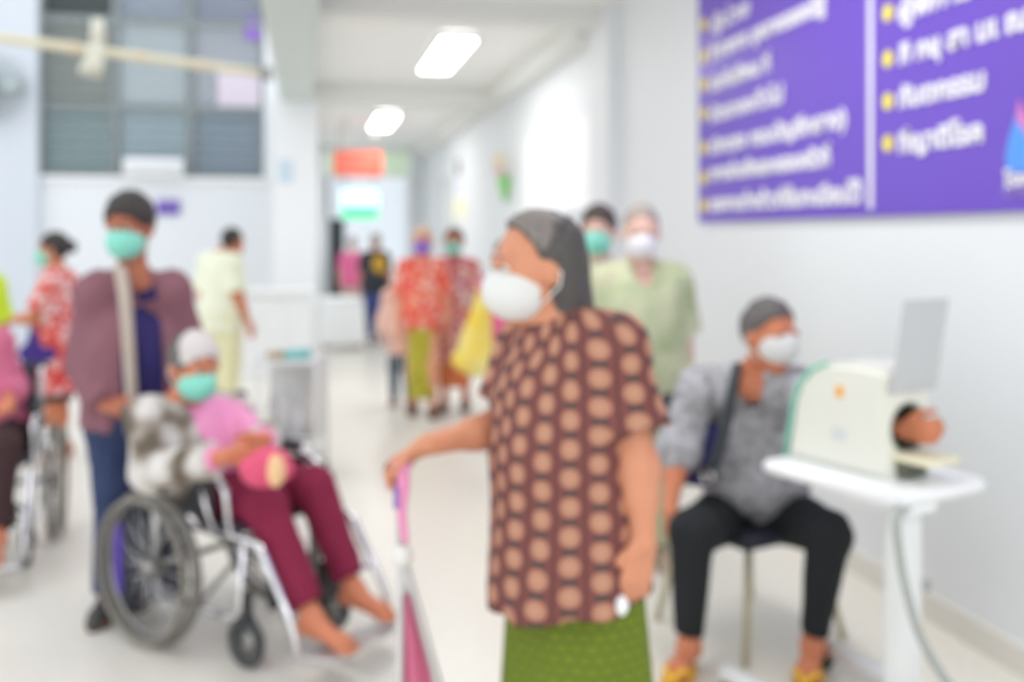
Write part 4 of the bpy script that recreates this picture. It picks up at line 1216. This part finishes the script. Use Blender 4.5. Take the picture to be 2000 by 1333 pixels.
# pink cloth stretched between the two front legs, and a pink wrap hanging from the handle
def between(a, b, t_): return a + (b - a) * t_
bm = bmesh.new(); rows = []
for i in range(15):
    u = i / 14; zt_ = .10 + u * .84
    a, b = between(jt, fa, zt_), between(jt, fb, zt_)
    row = []
    for k in range(9):
        v = k / 8; p = a + (b - a) * (.12 + .72 * v) + FWD * (.012 * math.sin(v * 7 + u * 3) - .03 * math.sin(v * PI))
        row.append(bm.verts.new(p))
    rows.append(row)
for i in range(14):
    for k in range(8): bm.faces.new((rows[i][k], rows[i][k + 1], rows[i + 1][k + 1], rows[i + 1][k]))
bmesh.ops.solidify(bm, geom=bm.faces, thickness=.006)
place(bm_mesh(bm), 'cloth_panel', mat('pink_panel', (238, 146, 182), .8, 0, .10, 8), t)
bm = bmesh.new()
tube_into(bm, smooth_path([P(784, 905, wd - .02), P(788, 950, wd - .02), P(785, 1000, wd - .02), P(792, 1060, wd - .02)], 5), .017, 10, False, .008)
place(bm_mesh(bm), 'cloth_wrap', mat('pink_wrap', (230, 146, 186), .8, 0, .1, 20), t)
place(box(P(774, 972, wd - .03), (.012, .012, .05), None, .004), 'strap_tab', mat('tab_violet', (140, 110, 180), .6), t)

# ============================================================ PEOPLE
HAIR_BLACK = mat('hair_black', (52, 46, 44), .6, 0, .2, 60, .5, 120)
HAIR_GREY = mat('hair_grey', (92, 88, 86), .6, 0, .25, 60, .5, 120)
HAIR_LIGHT = mat('hair_light_grey', (206, 198, 196), .6, 0, .15, 60, .5, 120)
MASK_TEAL = mat('mask_teal', (136, 214, 196), .8, 0, .04, 20, .2, 90)
MASK_WHITE = mat('mask_white', (217, 217, 215), .8, 0, .02, 20, .2, 90)
MASK_VIOLET = mat('mask_violet', (140, 104, 206), .8, 0, .04, 20)
SK_A = skin('tan', (206, 140, 108)); SK_B = skin('brown', (172, 104, 78)); SK_C = skin('fair', (226, 184, 168)); SK_D = skin('warm', (204, 126, 92))

# ---- woman in the brown blouse, in front
d0 = 2.2
fw = -RGT * .77 - FWD * .64
J = dict(pel=P(1128, 1000, d0), che=P(1112, 775, d0), nec=P(1078, 622, d0), head=P(1046, 523, d0 - .01), hf=-RGT * .93 - FWD * .34 - UP * .05, hu=UP - RGT * .05,
         shL=P(1192, 685, 2.10), elL=P(1246, 905, 2.06), wrL=P(1258, 1060, 2.02), hdL=-UP - RGT * .22, thL=-RGT - FWD * .3, pnL=FWD - RGT * .2, curlL=16,
         shR=P(1035, 690, 2.31), elR=P(985, 835, 2.30), wrR=P(838, 868, 2.17), hdR=-RGT * .9 - UP * .55, thR=-FWD * .7 + UP * .2 - RGT * .3, pnR=-UP - RGT * .2, curlR=42)
hipc = P(1128, 1030, d0); lt = (-RGT * .64 + FWD * .77) * -1
J.update(hipL=hipc + lt * .08, hipR=hipc - lt * .08)
ft = G(1135, d0)
for q, sg in (('L', 1), ('R', -1)):
    J['kn' + q] = ft + lt * .085 * sg + UP * .42 + fw * .03; J['an' + q] = ft + lt * .08 * sg + UP * .075; J['to' + q] = ft + lt * .09 * sg + fw * .17 + UP * .045
person(J, 'woman in brown oval print blouse and olive skirt holding the pink cloth walking frame', dict(
    s=.93, g=1.0, hs=.98, skin=SK_A, brow=HAIR_GREY, mask=MASK_WHITE,
    hair=dict(style='long', mat=mat('hair_dark_grey', (76, 72, 70), .55, 0, .3, 60, .6, 120), thick=.008, len=.13, line=.075, linef=.040, cutn=(.86, -.50), front=mat('hair_mid_grey', (126, 118, 114), .6, 0, .25, 60, .5, 120), fb=.035, fz=.0, front_label='thin light grey hair combed back over the temples'),
    bottom=dict(type='skirt', mat=weave_mat('skirt_olive', (110, 128, 16), (86, 104, 14), .022), z=.12, r0=.165, r1=.215, flat=.88, sway=RGT * .01, uv=True),
    tops=[dict(mat=batik_mat(), name='blouse', hem=.168, flare=1.12, sleeve=.74, sw=1.25, ease=.022, belly=.045, neck='crew', flat=.96, uv=True, fold=.005, ff=13, sway=fw * .055)],
    shoes=mat('sandal_brown', (96, 72, 60), .6)), h=.007)
# ring of keys? a small white tissue in her hanging hand
p = P(1214, 1183, 2.0)
bm = bmesh.new(); bmesh.ops.create_icosphere(bm, subdivisions=3, radius=1)
for v in bm.verts: v.co *= 1 + .22 * mnoise.noise(v.co * 2.2)
bmesh.ops.transform(bm, matrix=Matrix.Translation(p) @ Matrix.Diagonal((.014, .016, .020, 1)), verts=bm.verts)
top(bm_mesh(bm), 'tissue', mat('tissue_white', (238, 238, 240), .9), p, 'small crumpled white tissue in the hanging hand of the woman in brown', 'tissue')

# ---- young man pushing the wheelchair
dm = 3.9
fy = -FWD * .97 + RGT * .25
J = standing(G(246, dm), fy, 1.63)
hl_ = L1(-.19, -.215, .80); hr_ = L1(-.19, .215, .80)
J.update(pel=P(254, 815, 3.9), che=P(257, 680, 3.88), nec=P(258, 534, 3.86), head=P(253, 442, 3.83), hf=-FWD * .96 - RGT * .10 - UP * .18,
         shR=P(188, 572, 3.86), shL=P(332, 570, 3.92), elR=P(168, 708, 3.92), wrR=P(205, 792, 3.76), hdR=hl_ - P(205, 792, 3.76) + UP * .02, thR=RGT * .6 + UP * .4, pnR=-UP, curlR=38,
         elL=P(372, 690, 3.98), wrL=P(392, 772, 4.02), hdL=hr_ - P(392, 772, 4.02), thL=-RGT, pnL=-UP, curlL=38)
b = G(212, 3.8); J.update(anR=b + UP * .075 + FWD * .02, toR=b + UP * .045 - FWD * .16 + RGT * .01, knR=P(225, 965, 3.82), hipR=P(220, 850, 3.9))
b = G(278, 4.0); J.update(anL=b + UP * .075, toL=b + UP * .045 - FWD * .17 + RGT * .04, knL=P(290, 950, 3.92), hipL=P(288, 850, 3.92))
person(J, 'young man in open maroon jacket and jeans, teal mask, pushing the wheelchair', dict(
    s=1.0, hs=1.02, skin=SK_B, mask=MASK_TEAL, brow=HAIR_BLACK,
    hair=dict(style='thick', mat=HAIR_BLACK, thick=.010, line=.058, cutn=(.72, -.70)),
    bottom=dict(type='trousers', mat=mat('denim_blue', (44, 57, 92), .9, 0, .14, 6, .3, 300), to=.97, cuff=.058, ease=.018, name='jeans'),
    tops=[dict(mat=cloth('navy_tee', (52, 46, 98)), name='tee_shirt', hem=.005, sleeve=.4, ease=.008, neck='crew'),
          dict(mat=cloth('maroon', (134, 92, 102), .14), name='jacket', hem=.03, sleeve=1.97, ease=.020, neck='open', open=(.074, .064), flare=1.02, sw=1.1, fold=.006, ff=17, seed=2.2)],
    shoes=mat('shoe_dark', (66, 62, 62), .6)), h=.008)
me_root = COL.objects['person.001'] if 'person.001' in COL.objects else None
# the pale lining turned out along the jacket edge is part of the man's jacket
jk = [o for o in me_root.children if o.name.startswith('jacket')][0]
bm = bmesh.new()
lp = smooth_path([P(234, 522, 3.78), P(242, 565, 3.75), P(249, 640, 3.735), P(254, 720, 3.735), P(258, 785, 3.75)], 5)
tube_into(bm, lp, .024, 10, False, .022)
place(bm_mesh(bm), 'lining', mat('lining_beige', (186, 172, 160), .9, 0, .10, 40), jk, True, 'pale beige lining along the jacket edge')

# ---- patient in the wheelchair
J = dict(pel=L1(.06, -.02, .53), che=P(382, 868, 3.60), nec=P(352, 782, 3.58), head=P(378, 716, 3.54), hf=RGT * .74 - FWD * .62 - UP * .22, hu=UP + RGT * .1,
         shR=P(288, 818, 3.47), shL=P(448, 808, 3.74), elR=P(293, 925, 3.40), wrR=P(440, 892, 3.20), hdR=RGT * .9 + FWD * .25 - UP * .05, thR=UP * .8 + RGT * .2, pnR=FWD + RGT * .1, curlR=30,
         elL=P(512, 862, 3.58), wrL=P(518, 858, 3.32), hdL=-RGT * .6 - FWD * .75 - UP * .35, thL=UP, pnL=-RGT * .8, curlL=30,
         hipR=L1(.08, -.09, .51), hipL=L1(.08, .07, .51), knR=L1(.415, -.11, .52), knL=L1(.43, .10, .545),
         anR=L1(.665, -.13, .195), toR=L1(.85, -.125, .150), anL=L1(.63, .10, .215), toL=L1(.80, .12, .165), basez=0.0)
person(J, 'barefoot wheelchair patient in plaid coat, pink top and maroon trousers', dict(
    s=.88, g=1.08, hs=.96, skin=SK_D, mask=MASK_TEAL, brow=HAIR_GREY,
    hair=dict(style='short', mat=HAIR_GREY, thick=.010, line=.05, cutn=(.75, -.65), front=HAIR_LIGHT, fb=.03, fz=.03, front_label='nearly white hair over the top of the head'),
    bottom=dict(type='trousers', mat=cloth('maroon_trousers', (132, 38, 68), .12), to=.88, cuff=.050, ease=.022),
    tops=[dict(mat=cloth('pink_top', (240, 158, 200), .12), name='blouse', hem=.03, sleeve=1.9, ease=.010, neck='crew', fold=.004),
          dict(mat=ramp_mat('cloth_camouflage', [(.36, (104, 94, 82)), (.46, (160, 150, 140)), (.54, (200, 195, 190)), (.64, (214, 210, 206))], 'noise', 9, const=False, detail=1.5), name='coat', hem=.03, sleeve=1.86, ease=.022, neck='open', open=(.150, .090), sw=1.05, fold=.006, ff=16)]), h=.007)
# pouch in the lap
p = P(520, 918, 3.17)
t = thing('pouch', 'pink cloth pouch with a yellow flap in the lap of the seated patient', 'pouch', p - UP * .05)
RL_ = Matrix((RGT, FWD, UP)).transposed()
F = Field(); F.ell(p, (RGT, FWD, UP), (.085, .05, .058), .02); F.ell(p + RGT * .02 + UP * .03, (RGT, FWD, UP), (.05, .035, .04), .03); F.folds(.003, 40, 1)
place(F.mesh(.007), 'pouch_body', cloth('pouch_pink', (220, 90, 122)), t)
F = Field(); F.ell(p + RGT * .040 - FWD * .035 + UP * .005, (RGT, FWD, UP), (.030, .024, .052), .01); F.folds(.002, 50, 1)
place(F.mesh(.006), 'pouch_flap', cloth('flap_yellow', (236, 196, 150)), t)

# ---- woman on the chair with her arm in the machine
tw = Mx(.02, MW / 2, TZ - .008)
J = dict(pel=P(1478, 985, 3.66), che=P(1466, 838, 3.58), nec=P(1478, 722, 3.48), head=P(1503, 655, 3.40), hf=-FWD * .86 + RGT * .50 - UP * .12, hu=UP + RGT * .06,
         shR=P(1362, 762, 3.52), shL=P(1562, 762, 3.36), elR=P(1322, 888, 3.46), wrR=P(1308, 1000, 3.34), hdR=-UP - FWD * .1 + RGT * .1, thR=RGT * .5 - FWD * .8, pnR=RGT * .8 + FWD * .4, curlR=20,
         elL=Mx(.29, MW / 2, TZ - .004), wrL=tw, hdL=-e1 + UP * .08, thL=-FWD * .2 + UP, pnL=e2, curlL=58,
         hipL=P(1535, 1005, 3.62), hipR=P(1420, 1005, 3.66), knR=P(1352, 1040, 3.28), knL=P(1618, 1042, 3.28),
         anR=P(1346, 1258, 3.32), toR=P(1314, 1312, 3.18), anL=P(1588, 1258, 3.30), toL=P(1574, 1316, 3.16), basez=0.0)
grey_knit = ramp_mat('cloth_grey_knit', [(.3, (132, 130, 132)), (.5, (160, 159, 163)), (.7, (186, 186, 194))], 'noise', 30, const=False)
sw = person(J, 'seated woman in grey shirt and black trousers with her arm in the machine', dict(
    s=.92, g=1.14, hs=.98, mask_up=.022, skin=SK_D, mask=MASK_WHITE, brow=HAIR_GREY,
    hair=dict(style='short', mat=HAIR_GREY, thick=.010, line=.074, linef=.060, cutn=(.74, -.67)),
    bottom=dict(type='trousers', mat=cloth('black_trousers', (38, 40, 43), .08), to=.90, cuff=.042, ease=.020),
    tops=[dict(mat=grey_knit, name='shirt', hem=.03, sleeve=1.12, ease=.020, neck='v', belly=.07, collar=cloth('collar_grey', (172, 172, 184)), sw=1.2, fold=.005, ff=18)]), h=.007)
# shoulder bag with its strap across her side
p = P(1362, 885, 3.50)
t = thing('shoulder_bag', 'navy shoulder bag on a dark strap at the side of the seated woman', 'bag', p - UP * .12)
place(box(p, (.13, .07, .23), Matrix((RGT, FWD, UP)).transposed() @ Matrix.Rotation(.15, 3, 'Y'), .025), 'bag_body', cloth('bag_navy', (62, 58, 110)), t, True)
st_ = smooth_path([P(1440, 716, 3.47), P(1432, 755, 3.36), P(1420, 820, 3.345), P(1403, 885, 3.36), P(1384, 925, 3.42), P(1368, 930, 3.47)], 6)
place(tube(st_, .019, 8), 'strap', mat('strap_dark', (54, 60, 64), .8), t)
place(tube(ring_pts(P(1382, 930, 3.40), FWD * .7 + RGT * .7, .022, 20), .006, 8, True), 'buckle_ring', M_CHROME, t)
M_FF = mat('sandal_yellow', (222, 180, 70), .6, 0, .05, 10)
for (an, to, lab) in ((J['anR'], J['toR'], 'yellow flip flop under the foot nearer the olive skirt'), (J['anL'], J['toL'], 'yellow flip flop under the foot nearer the white cart')):
    dd = (to - an); dd.z = 0; dd.normalize(); la = dd.cross(UP); c = (an + to) / 2; c.z = .012
    t = thing('flip_flop', lab, 'sandal', Vector((c.x, c.y, 0)), 'flip flops of the seated woman')
    poly = []
    for i in range(24):
        a = i * 2 * PI / 24; w = .046 + .006 * math.cos(a)
        poly.append(Vector((c.x, c.y, .002)) + dd * (.02 + .135 * math.cos(a)) + la * w * math.sin(a))
    place(prism(poly, (0, 0, .018)), 'sole', M_FF, t, False)
    k = Vector((c.x, c.y, 0)) + dd * .10
    place(tubes([(smooth_path([k + UP * .03, k - dd * .03 + la * .03 + UP * .06, k - dd * .09 + la * .045 + UP * .02], 4), .008), (smooth_path([k + UP * .03, k - dd * .03 - la * .03 + UP * .06, k - dd * .09 - la * .045 + UP * .02], 4), .008)], 8), 'strap', mat('strap_yellow', (240, 190, 50), .5), t)

# ---- pair standing behind: green tunic with white mask, teal mask behind the shoulder
J = standing(G(1250, 4.4), -FWD + RGT * .08, 1.565, w=1.08, headf=-FWD * .97 - RGT * .05 - UP * .14)
tunic = ramp_mat('cloth_sage', [(.35, (168, 178, 138)), (.5, (186, 194, 160)), (.66, (200, 198, 168))], 'noise', 6, const=False)
person(J, 'woman in pale sage green tunic and white mask standing by the wall', dict(
    s=.97, g=1.22, skin=SK_C, mask=mat('mask_offwhite', (232, 230, 236), .8, 0, .02, 20), brow=HAIR_GREY,
    hair=dict(style='short', mat=mat('hair_brown_grey', (158, 146, 138), .6, 0, .2, 60), thick=.004, line=.082, cutn=(.66, -.75)),
    bottom=dict(type='trousers', mat=cloth('sage_trousers', (188, 196, 162)), ease=.03, cuff=.06),
    tops=[dict(mat=tunic, name='tunic', hem=.22, sleeve=.92, sw=1.30, ease=.020, neck='v', belly=.03, flare=1.12, fold=.006, ff=14)],
    shoes=mat('shoe_beige', (170, 150, 130), .6)))
J = standing(G(1168, 5.1), -FWD, 1.57, headf=-FWD * .95 - RGT * .28)
person(J, 'person in pale cream shirt with teal mask half hidden behind two women', dict(
    s=.96, g=1.0, hs=1.06, skin=SK_C, mask=MASK_TEAL, brow=HAIR_BLACK,
    hair=dict(style='thick', mat=mat('hair_dark_brown', (74, 64, 60), .6, 0, .2, 60), thick=.008, line=.058, cutn=(.66, -.75)),
    bottom=dict(type='trousers', mat=cloth('grey_trousers', (150, 150, 150))),
    tops=[dict(mat=cloth('cream_shirt', (222, 224, 206)), hem=.14, sleeve=.85, neck='crew')], shoes=mat('shoe_dark', (66, 62, 62))))

# ---- left: woman in red print holding a bag, vest wearer and patient at the picture edge
J = standing(G(112, 6.5), -RGT - FWD * .1, 1.45, arms=dict(elR=(.19, .10, 1.05), wrR=(.12, .32, 1.03), elL=(-.19, .10, 1.05), wrL=(-.10, .33, 1.03)), headf=-RGT - FWD * .12)
red_print = ramp_mat('cloth_red_print', [(0, (222, 88, 84)), (.3, (240, 188, 186)), (.5, (226, 130, 126)), (.72, (232, 208, 212)), (.88, (208, 66, 66))], 'voronoi', 26)
person(J, 'woman in red and white print dress facing the vest wearer, black hair in a bun', dict(
    s=.88, g=1.05, hs=.92, skin=SK_D, mask=MASK_TEAL, brow=HAIR_BLACK, hair=dict(style='bun', mat=HAIR_BLACK, thick=.010, line=.055, cutn=(.78, -.62)),
    bottom=dict(type='skirt', mat=cloth('black_skirt', (48, 44, 50)), z=.38, r0=.145, r1=.15, flat=.8),
    tops=[dict(mat=red_print, name='dress', hem=.36, sleeve=.8, sw=1.2, flare=1.05, neck='crew', ease=.016)], shoes=mat('sandal_orange', (186, 110, 76), .6)))
p = P(70, 672, 6.35)
t = thing('handbag', 'dark blue handbag hanging from the arms of the woman in red print', 'bag', p - UP * .11)
F = Field(); F.cone(p + UP * .05, p - UP * .06, .045, .085, .03, flat=(FWD, .5)); F.cone(p - UP * .06 - RGT * .06, p - UP * .06 + RGT * .08, .05, .05, .03, flat=(FWD, .7)); F.folds(.003, 30, 1)
place(F.mesh(.01), 'bag_body', cloth('bag_blue', (74, 56, 140)), t)
place(tube(smooth_path([p + UP * .08 - RGT * .04, p + UP * .17, p + UP * .08 + RGT * .05], 6), .008, 8), 'bag_handle', cloth('bag_blue', (74, 56, 140)), t)

J = standing(G(-68, 5.75), RGT * .5 - FWD * .85, 1.46)
vest = cloth('hivis', (206, 232, 60), .08)
vp = person(J, 'helper in yellow green vest mostly outside the picture behind the second wheelchair', dict(
    s=.95, g=1.05, skin=SK_D, mask=MASK_TEAL, hair=dict(style='short', mat=HAIR_BLACK, cutn=(.7, -.7)),
    bottom=dict(type='trousers', mat=cloth('grey_trousers', (150, 150, 150))),
    tops=[dict(mat=vest, name='vest', hem=.20, sleeve=.9, ease=.02, neck='v', sw=1.2)], shoes=mat('shoe_dark', (66, 62, 62))))
for o in [o for o in vp.children if o.name.startswith('vest')]:
    c = vp.location + UP * 0.92
    place(tube(ring_pts(Vector((J['pel'].x, J['pel'].y, .86)), UP, .182, 30), .022, 8, True), 'reflective_band', mat('reflective', (232, 234, 236), .3), o)
q = lambda x, y, z: L2(x, y - (.13 if z > .6 else .0), z)
J = dict(pel=q(.06, 0, .53), che=q(.03, 0, .80), nec=q(.02, 0, .98), head=q(.06, 0, 1.11), hf=cd(*f2).normalized(),
         shL=q(.03, .165, .94), shR=q(.03, -.165, .94), elL=q(.02, .22, .72), wrL=q(.22, .235, .70), hdL=cd(*f2) - UP * .1, thL=-UP.cross(cd(*f2)), pnL=-UP, curlL=22,
         elR=q(.02, -.25, .72), wrR=q(.24, -.235, .70), hdR=cd(*f2) - UP * .1, thR=UP.cross(cd(*f2)), pnR=-UP,
         hipL=q(.08, .085, .51), hipR=q(.08, -.085, .51), knL=q(.44, .10, .52), knR=q(.44, -.10, .52), anL=q(.67, .11, .20), anR=q(.67, -.11, .20), toL=q(.84, .115, .155), toR=q(.84, -.115, .155))
person(J, 'patient in rose coloured top in the wheelchair at the picture edge', dict(
    s=.92, skin=SK_D, mask=MASK_TEAL, hair=dict(style='short', mat=HAIR_GREY, cutn=(.7, -.7)),
    bottom=dict(type='trousers', mat=cloth('dark_brown', (66, 46, 48)), ease=.022, to=.9),
    tops=[dict(mat=cloth('rose', (206, 112, 142)), name='blouse', hem=.05, sleeve=1.75, ease=.02, sw=1.2)]))

# ---- man in pale yellow seen from behind
J = standing(G(432, 8.0), FWD * .85 + RGT * .5, 1.55, headf=FWD * .8 + RGT * .6, arms=dict(elR=(.22, -.02, 1.04), wrR=(.25, .07, .80)))
J['head'] = P(455, 472, 8.0)
person(J, 'man in loose pale yellow shirt and trousers seen from behind', dict(
    s=.95, g=1.08, hs=.90, skin=SK_D, hair=dict(style='short', mat=HAIR_BLACK, cutn=(.8, -.6)),
    bottom=dict(type='trousers', mat=cloth('pale_yellow_trousers', (228, 226, 184)), ease=.03, cuff=.06),
    tops=[dict(mat=cloth('pale_yellow', (232, 236, 212), .06), hem=.16, sleeve=.9, sw=1.2, ease=.020, flare=1.1)], shoes=mat('shoe_beige', (170, 150, 130))))

# ---- corridor group walking towards the viewer
flo = ramp_mat('cloth_orange_print', [(0, (232, 92, 74)), (.35, (238, 136, 112)), (.55, (244, 188, 172)), (.8, (224, 70, 72))], 'voronoi', 20)
J = standing(G(826, 8.05), -FWD, 1.50, stride=.12)
person(J, 'walking woman with violet mask, orange red print blouse and olive sarong', dict(
    s=.91, g=.92, hs=.95, skin=skin('peach', (226, 158, 128)), mask=MASK_VIOLET, hair=dict(style='short', mat=mat('hair_sandy', (214, 182, 158), .6, 0, .1, 30), cutn=(.66, -.75)),
    bottom=dict(type='skirt', mat=ramp_mat('sarong_olive', [(.3, (150, 146, 40)), (.5, (186, 176, 70)), (.7, (168, 160, 50))], 'noise', 14, const=False), z=.14, r0=.15, r1=.135, flat=.8),
    tops=[dict(mat=flo, name='blouse', hem=.12, sleeve=.9, sw=1.25, ease=.016)], shoes=mat('sandal_brown', (96, 72, 60))))
pat = ramp_mat('cloth_rose_print', [(0, (196, 96, 104)), (.3, (216, 166, 146)), (.5, (206, 116, 118)), (.7, (190, 142, 160)), (.85, (230, 202, 190))], 'voronoi', 24)
J = standing(G(888, 8.25), -FWD - RGT * .1, 1.49, stride=-.1)
person(J, 'walking woman with teal mask in long rose and mauve print dress', dict(
    s=.90, g=.98, hs=.95, skin=SK_D, mask=MASK_TEAL, brow=HAIR_BLACK, hair=dict(style='short', mat=mat('hair_brown', (96, 72, 60), .6, 0, .2, 40), cutn=(.66, -.75)),
    bottom=dict(type='skirt', mat=ramp_mat('skirt_orange', [(.3, (206, 96, 66)), (.6, (222, 140, 92))], 'noise', 8, const=False), z=.20, r0=.15, r1=.14, flat=.8),
    tops=[dict(mat=pat, name='dress', hem=.40, sleeve=.9, sw=1.25, flare=1.05, ease=.018)], shoes=mat('sandal_brown', (96, 72, 60))))
J = standing(G(784, 8.5), -FWD + RGT * .1, 1.17, stride=.1)
person(J, 'small child in peach tunic and dark leggings beside the woman with violet mask', dict(
    s=.72, g=.82, hs=.80, skin=SK_C, hair=dict(style='short', mat=mat('hair_sandy', (214, 182, 158)), cutn=(.66, -.75)),
    bottom=dict(type='trousers', mat=cloth('grey_leggings', (96, 108, 122)), ease=.010, to=.96),
    tops=[dict(mat=ramp_mat('cloth_peach', [(.35, (232, 180, 164)), (.6, (238, 206, 192))], 'noise', 14, const=False), name='tunic', hem=.20, sleeve=1.8, sw=1.2, ease=.016)], shoes=mat('shoe_brown', (130, 100, 96), .6)))
J = standing(G(988, 6.8), -FWD * .9 - RGT * .4, 1.40, arms=dict(elR=(.20, .05, 1.08), wrR=(.16, .22, .98)))
person(J, 'person in pink top and white trousers hidden behind the woman in brown', dict(
    s=.86, g=.95, skin=SK_D, mask=MASK_WHITE, hair=dict(style='short', mat=HAIR_GREY, cutn=(.7, -.7)),
    bottom=dict(type='trousers', mat=cloth('white_trousers', (232, 230, 226), .03), ease=.022, cuff=.055),
    tops=[dict(mat=cloth('hot_pink', (240, 120, 168)), name='blouse', hem=.06, sleeve=.9, ease=.014)], shoes=mat('sandal_brown', (96, 72, 60))))
p = P(930, 655, 6.55)
t = thing('shopping_bag', 'large yellow cloth bag carried in front of the person in pink', 'bag', p - UP * .24)
F = Field(); F.cone(p + UP * .20 + RGT * .03, p - UP * .14, .06, .13, .05, flat=(FWD, .55)); F.cone(p - UP * .17 - RGT * .11, p - UP * .17 + RGT * .11, .05, .05, .05, flat=(FWD, .8)); F.folds(.006, 16, 1)
place(F.mesh(.011), 'bag_body', ramp_mat('bag_yellow', [(.35, (240, 208, 84)), (.65, (240, 228, 150))], 'noise', 4, const=False), t)
place(tube(smooth_path([p + UP * .22 - RGT * .01, p + UP * .32 + RGT * .03, p + UP * .22 + RGT * .07], 6), .010, 8), 'bag_handle', cloth('bag_strap_yellow', (226, 190, 80)), t)

# ---- far end of the corridor
J = standing(G(733, 13.4), FWD + RGT * .1, 1.46, stride=.1)
bp = person(J, 'distant walker in black shirt with a yellow patch and blue jeans', dict(
    s=.90, hs=.95, g=1.15, skin=SK_D, hair=dict(style='short', mat=mat('hair_pale', (176, 164, 160), .6, 0, .1, 30), cutn=(.8, -.6)),
    bottom=dict(type='trousers', mat=cloth('jeans_blue', (76, 90, 150)), ease=.02),
    tops=[dict(mat=cloth('black_shirt', (56, 60, 66)), hem=.12, sleeve=.8, sw=1.2, ease=.018)], shoes=mat('shoe_dark', (66, 62, 62))), h=.011)
sh = [o for o in bp.children if o.name.startswith('shirt')][0]
p = P(741, 516, 13.25)
place(sphere(p, (.095, .03, .125), 16, 10), 'back_patch', mat('patch_yellow', (206, 160, 50), .7), sh, True, 'yellow round patch on the back')
J = standing(G(688, 14.9), FWD, 1.42)
person(J, 'distant walker in bright pink shirt beside the dark door glass', dict(
    s=.87, hs=.9, skin=SK_C, hair=dict(style='short', mat=mat('hair_pale', (176, 164, 160)), cutn=(.8, -.6)),
    bottom=dict(type='trousers', mat=cloth('tan_trousers', (214, 186, 176))),
    tops=[dict(mat=cloth('hot_pink', (240, 120, 168)), hem=.08, sleeve=.8, sw=1.2)], shoes=mat('shoe_dark', (66, 62, 62))), h=.011)
